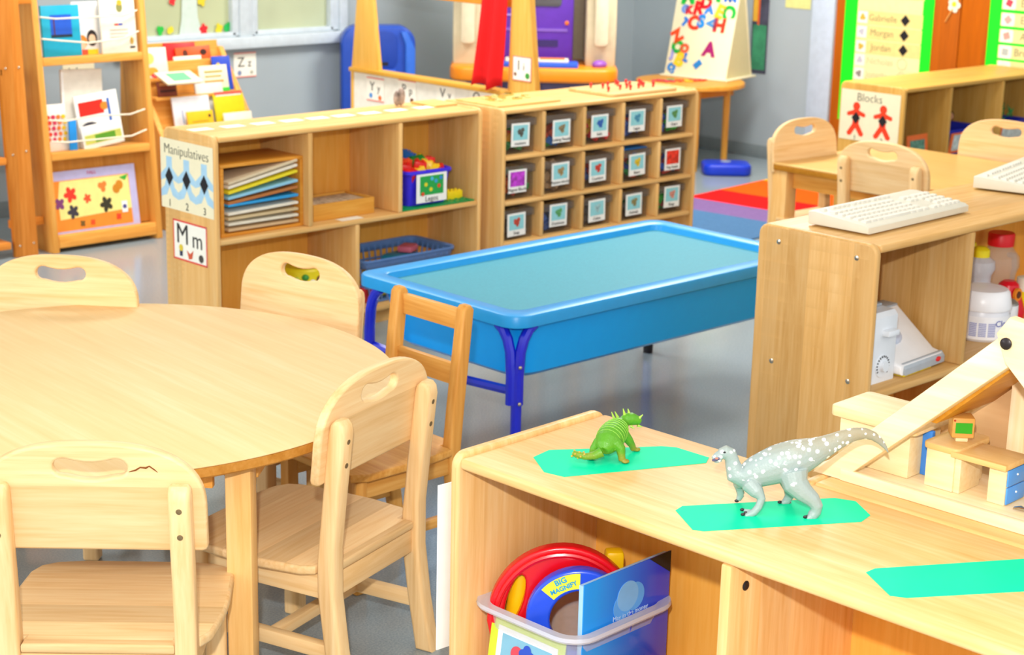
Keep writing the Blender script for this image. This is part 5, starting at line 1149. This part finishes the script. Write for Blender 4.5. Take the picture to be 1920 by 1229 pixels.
MG = [('Y', '#e02020', -.135, .545, .09, .15), ('Q', '#2a78d0', -.09, .56, .045, .4), ('B', '#2a78d0', -.115, .515, .05, 0), ('D', '#12b03a', .085, .56, .085, 1.2), ('O', '#3c86d8', .17, .545, .055, 0), ('P', '#8a2a78', -.02, .49, .1, 0), ('M', '#12b03a', .05, .47, .10, .1), ('M', '#1f70d0', .15, .455, .05, 0), ('N', '#1f70d0', .185, .455, .05, 0),
      ('M', '#12b03a', -.145, .445, .10, -.05), ('A', '#80d810', -.08, .465, .065, .2), ('D', '#e01420', -.005, .42, .08, 0), ('A', '#3c86e0', .025, .385, .06, 0), ('R', '#e81818', -.055, .385, .09, .1), ('K', '#e03038', -.125, .375, .05, 0), ('G', '#6a90d8', -.155, .378, .05, 0), ('E', '#ffc830', .105, .375, .09, .3), ('C', '#12b03a', .17, .38, .09, 1.5), ('Z', '#f04818', -.18, .225, .08, -.6), ('C', '#f03c18', -.075, .305, .09, .1), ('S', '#1f88d8', -.02, .315, .085, .1), ('V', '#4a90d0', .045, .31, .05, 1.5), ('I', '#8a6aa8', .085, .30, .08, 0), ('H', '#f03818', .12, .30, .09, .05),
      ('T', '#2a78d0', -.14, .305, .05, .6), ('O', '#12a838', -.165, .165, .08, .4), ('O', '#e8603a', -.11, .16, .055, 0), ('B', '#ffc828', -.135, .095, .09, .3), ('L', '#3c78c8', -.09, .11, .05, .3), ('Q', '#3c86d0', -.185, .05, .05, .2), ('J', '#9a9ad8', -.195, .125, .05, 0), ('E', '#2a80c8', .005, .08, .05, .8), ('A', '#a01868', .075, .165, .095, .05)]
ordw = {}
for ch, hx, x, z, s, rr in MG:
    n_ = {'#e02020': 'red', '#2a78d0': 'blue', '#12b03a': 'green', '#3c86d8': 'light blue', '#8a2a78': 'purple', '#1f70d0': 'mid blue', '#80d810': 'lime', '#e01420': 'red', '#3c86e0': 'sky blue', '#e81818': 'red', '#e03038': 'small red', '#6a90d8': 'pale blue', '#ffc830': 'yellow', '#f04818': 'orange-red', '#f03c18': 'orange-red', '#1f88d8': 'blue', '#4a90d0': 'small blue', '#8a6aa8': 'mauve', '#f03818': 'orange-red', '#12a838': 'green', '#e8603a': 'small orange', '#ffc828': 'yellow', '#3c78c8': 'small blue', '#3c86d0': 'lowest blue', '#9a9ad8': 'lilac', '#2a80c8': 'lone blue', '#a01868': 'magenta'}[hx]
    side = 'left' if x < -.06 else ('right' if x > .06 else 'middle'); hgt = 'top' if z > .43 else ('middle height' if z > .27 else 'lower part')
    f = z/EHt; M = Matrix.Translation((x*.86, -EDp/2*(1-f) - .004, z)) @ Matrix.Rotation(-tilt_e, 4, 'X') @ Matrix.Rotation(rr, 4, 'Y') @ RX90
    o = mesh_obj('magnet_letter', text_mesh(ch, s*1.15, .003, .0062), plain(hx, .4), None)
    o.matrix_world = Matrix.Translation(EL) @ Matrix.Rotation(ER, 4, 'Z') @ M
    tag(o, '%s magnet letter %s on the %s %s of the letter board' % (n_, ch, side, hgt), 'magnet letter', 'magnet letters on the easel')
for i, (x, y, hx, lb, rot_) in enumerate(((-.17, -.10, '#e0305a', 'pink-red', .3), (-.09, -.15, '#e83c20', 'orange-red arrow-like', .1), (-.20, -.02, '#d8284a', 'crimson', .9), (-.04, -.19, '#f0c81c', 'yellow', .2), (.03, -.22, '#e8321c', 'bright red', .5), (-.12, -.06, '#2fae4a', 'green', 0), (.09, -.24, '#e02818', 'right-hand red', .2))):
    o = mesh_obj('magnet_letter', text_mesh('NTVLKEF'[i], .08, .003, .005), plain(hx, .4), None)
    o.location = (7.60 + x*.8 + .0, 6.52 + y*.55 + .08, .4945); o.rotation_euler = (0, 0, rot_ - .8)
    tag(o, 'loose %s magnet letter lying flat on the small round table' % lb, 'magnet letter', 'loose letters on the small table')
bs = thing('blue_floor_base', 'rounded blue plastic base on the floor under the small round table', 'plastic base', (7.60, 6.21, 0), -.75)
bm = prism(BM(), rrect(-.135, .135, -.10, .10, .05, 6), 'xy', 0, .065, .018, 3); obj('base', bm, plain('#1038c8', .35), bs)
bm = prism(BM(), circ(0, .02, .03, 20), 'xy', .065, .068); obj('top_disc', bm, plain('#8a9ab8', .4), bs)

# ------------------------------------------------------------------ rainbow rug
rg = thing('striped_rug', 'rainbow striped rug with blue, purple, red, orange and yellow bands under the far table', 'rug', (6.18, 5.08, 0), math.radians(6))
xs = [0, .50, .765, 1.06, 1.48, 1.75]
for k, (c, nm) in enumerate((('#4a7098', 'blue'), ('#7a5f92', 'purple'), ('#e01818', 'red'), ('#f05a10', 'orange'), ('#f0b010', 'yellow'))):
    obj('stripe', box(BM(), xs[k], xs[k+1], -.12, .70, 0, .006), plain(c, .95, var=.08, scale=60, spec=.1), rg, nm + ' stripe')

# ------------------------------------------------------------------ blocks shelf (right, back)
QL = (6.85, 4.57, 0)
QW, QD, QH = 1.26, .36, .705
unit('golden maple open shelf with a Blocks sign on its end, right background', 'shelf', QL, .0, QW, QD, QH, lambda a, p=0: wood('#d9ab60', '#cc9c50', '#e3ba72', a, p), [(.34, .02, QW-.02)], [(.395, .34, QH-.024), (.85, .34, QH-.024)], back_mat=wood('#b39462', '#a68654', '#bea070', 'z'))
r = card('shelf_sign', 'cream Blocks sign with two orange-red paper figures on the shelf end', 'sign', (QL[0]-.0015, 4.755, .552), -PI/2, .33, .235, CREAM)
lettering('Blocks', .055, -.005, .085, INK, r, bold=-.0009)
for i, x in enumerate((-.075, .075)):
    pts = [(x-.009, .03), (x+.009, .03), (x+.02, .022), (x+.05, .012), (x+.053, .0), (x+.045, -.006), (x+.018, -.0), (x+.018, -.04), (x+.048, -.085), (x+.04, -.098), (x+.024, -.095), (x, -.06), (x-.024, -.095), (x-.04, -.098), (x-.048, -.085), (x-.018, -.04), (x-.018, 0), (x-.045, -.006), (x-.053, .0), (x-.05, .012), (x-.02, .022)]
    f = flat('paper_figure', pts, plain('#f03c14', .7), r)
    obj('head', prism(BM(), circ(x, .042, .02), 'xz', -.0011, -.0006), plain('#f03c14', .7), f)
    obj('diamond', prism(BM(), [(x-.024, -.012), (x, -.04), (x+.024, -.012), (x, .016)], 'xz', -.0022, -.0012), BLACK, f)
    lettering(str(i+1), .03, x, -.105, INK, r)
def blocks_bin(label, x, w_, hexc):
    r = thing('toy_bin', label, 'bin', (QL[0]+x, QL[1]+.05, .3405), 0)
    bm = BM(); ringloft(bm, [[(p, q + .11, z) for p, q in rrect(-w_*s/2, w_*s/2, -.11*s, .11*s, .02)] for s, z in ((.88, 0), (1, .12), (1.05, .125), (.97, .12), (.86, .006))]); obj('tub', bm, plain('#2a34c0', .35), r)
    lb = obj('label_card', xform(box(BM(), -w_*.4, w_*.4, -.001, 0, -.05, .05), Matrix.Translation((0, -.006, .06)) @ Matrix.Rotation(.13, 4, 'X')), plain('#f0702a', .5), r, 'orange bordered label card')
    obj('picture', xform(box(BM(), -w_*.32, w_*.32, -.002, -.001, -.038, .04), Matrix.Translation((0, -.006, .06)) @ Matrix.Rotation(.13, 4, 'X')), plain('#c8d4d4', .5, var=.3, scale=50), lb)
    return r
blocks_bin('blue toy bin with an orange bordered label on the Blocks shelf, middle bay', .60, .32, 0)
blocks_bin('blue toy bin with an orange bordered label on the Blocks shelf, right bay', 1.03, .30, 0)
r = thing('picture_card', 'orange bordered picture card standing in the first bay of the Blocks shelf', 'picture card', (QL[0]+.22, QL[1]+.05, .3405), .0, rot=(-.1, 0, 0))
obj('sheet', box(BM(), -.085, .085, 0, .003, 0, .125), plain('#f0702a', .5), r); obj('picture', box(BM(), -.06, .06, -.001, -.0002, .012, .10), plain('#5a8a78', .5, var=.5, scale=40), r)
f = thing('toy_figure', 'small toy figure in dark blue lying on the middle toy bin', 'toy figure', (QL[0]+.52, QL[1]+.13, .4665), .1)
bm = BM(); tube(bm, [(-.09, 0, .02), (-.03, 0, .028), (.04, 0, .03), (.06, 0, .04)], [.012, .02, .024, .012], 10); obj('body', bm, plain('#1a2a80', .6), f)
bm = BM(); ball(bm, (.085, 0, .045), (.02, .018, .022), 12); hd = obj('head', bm, plain('#c88a6a', .6), f); bm = BM(); ball(bm, (.09, .004, .05), (.02, .02, .022), 12); obj('hair', bm, plain('#1c1416', .7), f)
bm = BM(); tube(bm, [(-.1, -.02, .01), (-.06, -.02, .012)], .012, 8); obj('foot', bm, plain('#c83040', .6), f)
r = thing('toy_greenery', 'dark and bright green toy plants heaped on the right toy bin', 'toy plants', (QL[0]+1.0, QL[1]+.15, .464), 0, kind='stuff')
bm = BM(); rnd = random.Random(9)
for k in range(60):
    x, y, z = rnd.uniform(-.12, .13), rnd.uniform(-.05, .05), rnd.uniform(0, .06)
    tube(bm, [(x, y, z), (x + rnd.uniform(-.03, .03), y + rnd.uniform(-.02, .02), z + rnd.uniform(.01, .04))], [.006, .001], 5)
obj('leaf_heap', bm, plain('#3c8a48', .6, var=.6, scale=15), r)

# ------------------------------------------------------------------ doors and charts on the right wall
dr = thing('door_1', None, None, (0, 0, 0), kind='structure')
obj('door_leaf', box(BM(), XW-.03, XW, 5.150, 5.945, 0, 2.05, .003), DOORW(), dr); obj('door_leaf', box(BM(), XW-.03, XW, 4.35, 5.145, 0, 2.05, .003), DOORW(), dr)
obj('door_jamb', box(BM(), XW-.05, XW, 5.945, 6.10, 0, 2.12, .004), plain('#bccbdc', .45), dr)
ch = thing('name_chart', 'name chart with bright green border and black diamonds on the brown door', 'chart', (XW-.031, 5.60, 0), -PI/2)
# local x: from left (+y) to right (-y);  x = 5.60 - y
grn = plain('#06e41a', .6, var=.02)
bm = BM(); box(bm, -.285, -.20, -.002, 0, .30, 1.45); box(bm, .22, .29, -.002, 0, .30, 1.45); box(bm, -.20, .22, -.002, 0, 1.36, 1.45); obj('border', bm, grn, ch)
obj('sheet', box(BM(), -.21, .23, -.0015, 0, .32, 1.37), plain('#e8dc9c', .7), ch)
rows_ = [(.955+.075, '', 1), (.88, 'Gabrielle', 1), (.80, 'Morgan', 1), (.72, 'Jordan', 1), (.645, 'Nicholas', 0), (.57, 'Jonathan', 0), (.49, 'Emily', 0)]
for z, nm, dia in rows_:
    rw = obj('name_strip', box(BM(), -.20, .225, -.0022, -.0016, z-.037, z+.036), plain('#e3d184' if dia else '#ecdfa6', .7), ch)
    obj('picture_square', box(BM(), -.195, -.13, -.003, -.0023, z-.032, z+.032), plain('#e2e4da', .7), rw)
    bm = prism(BM(), blade(-.163, z, .02, 3, .4, z*9), 'xz', -.0036, -.0031); obj('picture', bm, plain(['#c8a838', '#888078', '#58b078', '#d8a820', '#b8b8c0', '#e09080', '#58a0a8'][int(z*40) % 7], .7), rw)
    if nm: mesh_obj('lettering', text_mesh(nm, .05, .0003), plain('#8a8058', .8) if dia else plain('#c8bc88', .8), rw, Matrix.Translation((-.03, -.0028, z)) @ RX90)
    if dia: obj('diamond', prism(BM(), [(.085-.0, z), (.115, z-.032), (.145, z), (.115, z+.032)], 'xz', -.0032, -.0023), BLACK, rw)
    else:
        bm = BM(); tube(bm, [(.115 + .03*math.cos(a), -.0028, z + .03*math.sin(a)) for a in [2*PI*k/20 for k in range(21)]], .0012, 5); obj('circle_outline', bm, plain('#b8ac78', .8), rw)
ch = thing('name_chart', 'second green bordered name chart cut off by the right edge of the view', 'chart', (XW-.031, 4.70, 0), -PI/2)
bm = BM(); box(bm, -.275, -.205, -.002, 0, .60, 1.45); box(bm, -.205, .3, -.0012, 0, .62, 1.45); obj('border', bm, grn, ch)
for z, nm, c in ((1.02, 'Emma', '#e04050'), (.935, 'Ethan', '#c8a098'), (.852, 'Alice', '#e0988a'), (.77, 'Brooke', '#b0b4ae'), (.69, '', '#e8e4d0')):
    rw = obj('name_strip', box(BM(), -.205, .28, -.0022, -.0014, z-.034, z+.034), plain('#e6d994', .7), ch)
    obj('picture_square', prism(BM(), rrect(-.2, -.125, z-.033, z+.033, .012), 'xz', -.003, -.0023), plain('#ece6dc', .7), rw)
    bm = prism(BM(), blade(-.163, z, .022, 4, .3, z*5), 'xz', -.0036, -.0031); obj('picture', bm, plain(c, .7), rw)
    if nm: mesh_obj('lettering', text_mesh(nm, .055, .0003), plain('#8a8464', .8), rw, Matrix.Translation((-.03, -.0028, z)) @ RX90)
fl = thing('paper_flower', 'white and yellow paper flower on a stick, on the brown door', 'paper flower', (XW-.032, 5.19, .985), -PI/2)
obj('petals', prism(BM(), blade(0, 0, .04, 5, .3), 'xz', -.002, 0), plain('#e9e6c8', .7), fl); obj('centre', prism(BM(), circ(0, .005, .014), 'xz', -.003, -.002), plain('#e8c828', .6), fl)
bm = BM(); tube(bm, [(-.005, -.003, -.02), (-.045, -.003, -.09)], .004, 6); obj('stick', bm, plain('#e0a050', .7), fl)
solid('paper_note', 'pale yellow paper note high on the grey wall', 'note', box(BM(), -.09, .09, -.001, 0, -.06, .06), plain('#d5d48a', .8), (XW-.002, 6.235, .95), -PI/2)
r = card('wall_poster', 'narrow dark picture poster on the wall behind the letter board', 'poster', (XW-.003, 6.50, .745), -PI/2, .12, .5, plain('#4a4a5c', .6, var=.5, scale=9))
flat('picture', rect(-.05, .05, -.23, .03), plain('#3f9068', .6, var=.3, scale=12), r, y=-.001); flat('picture', rect(-.055, -.02, .05, .24), plain('#e8b038', .6), r, y=-.001); flat('picture', rect(-.02, -.005, .03, .24), plain('#e0602a', .6), r, y=-.0014)
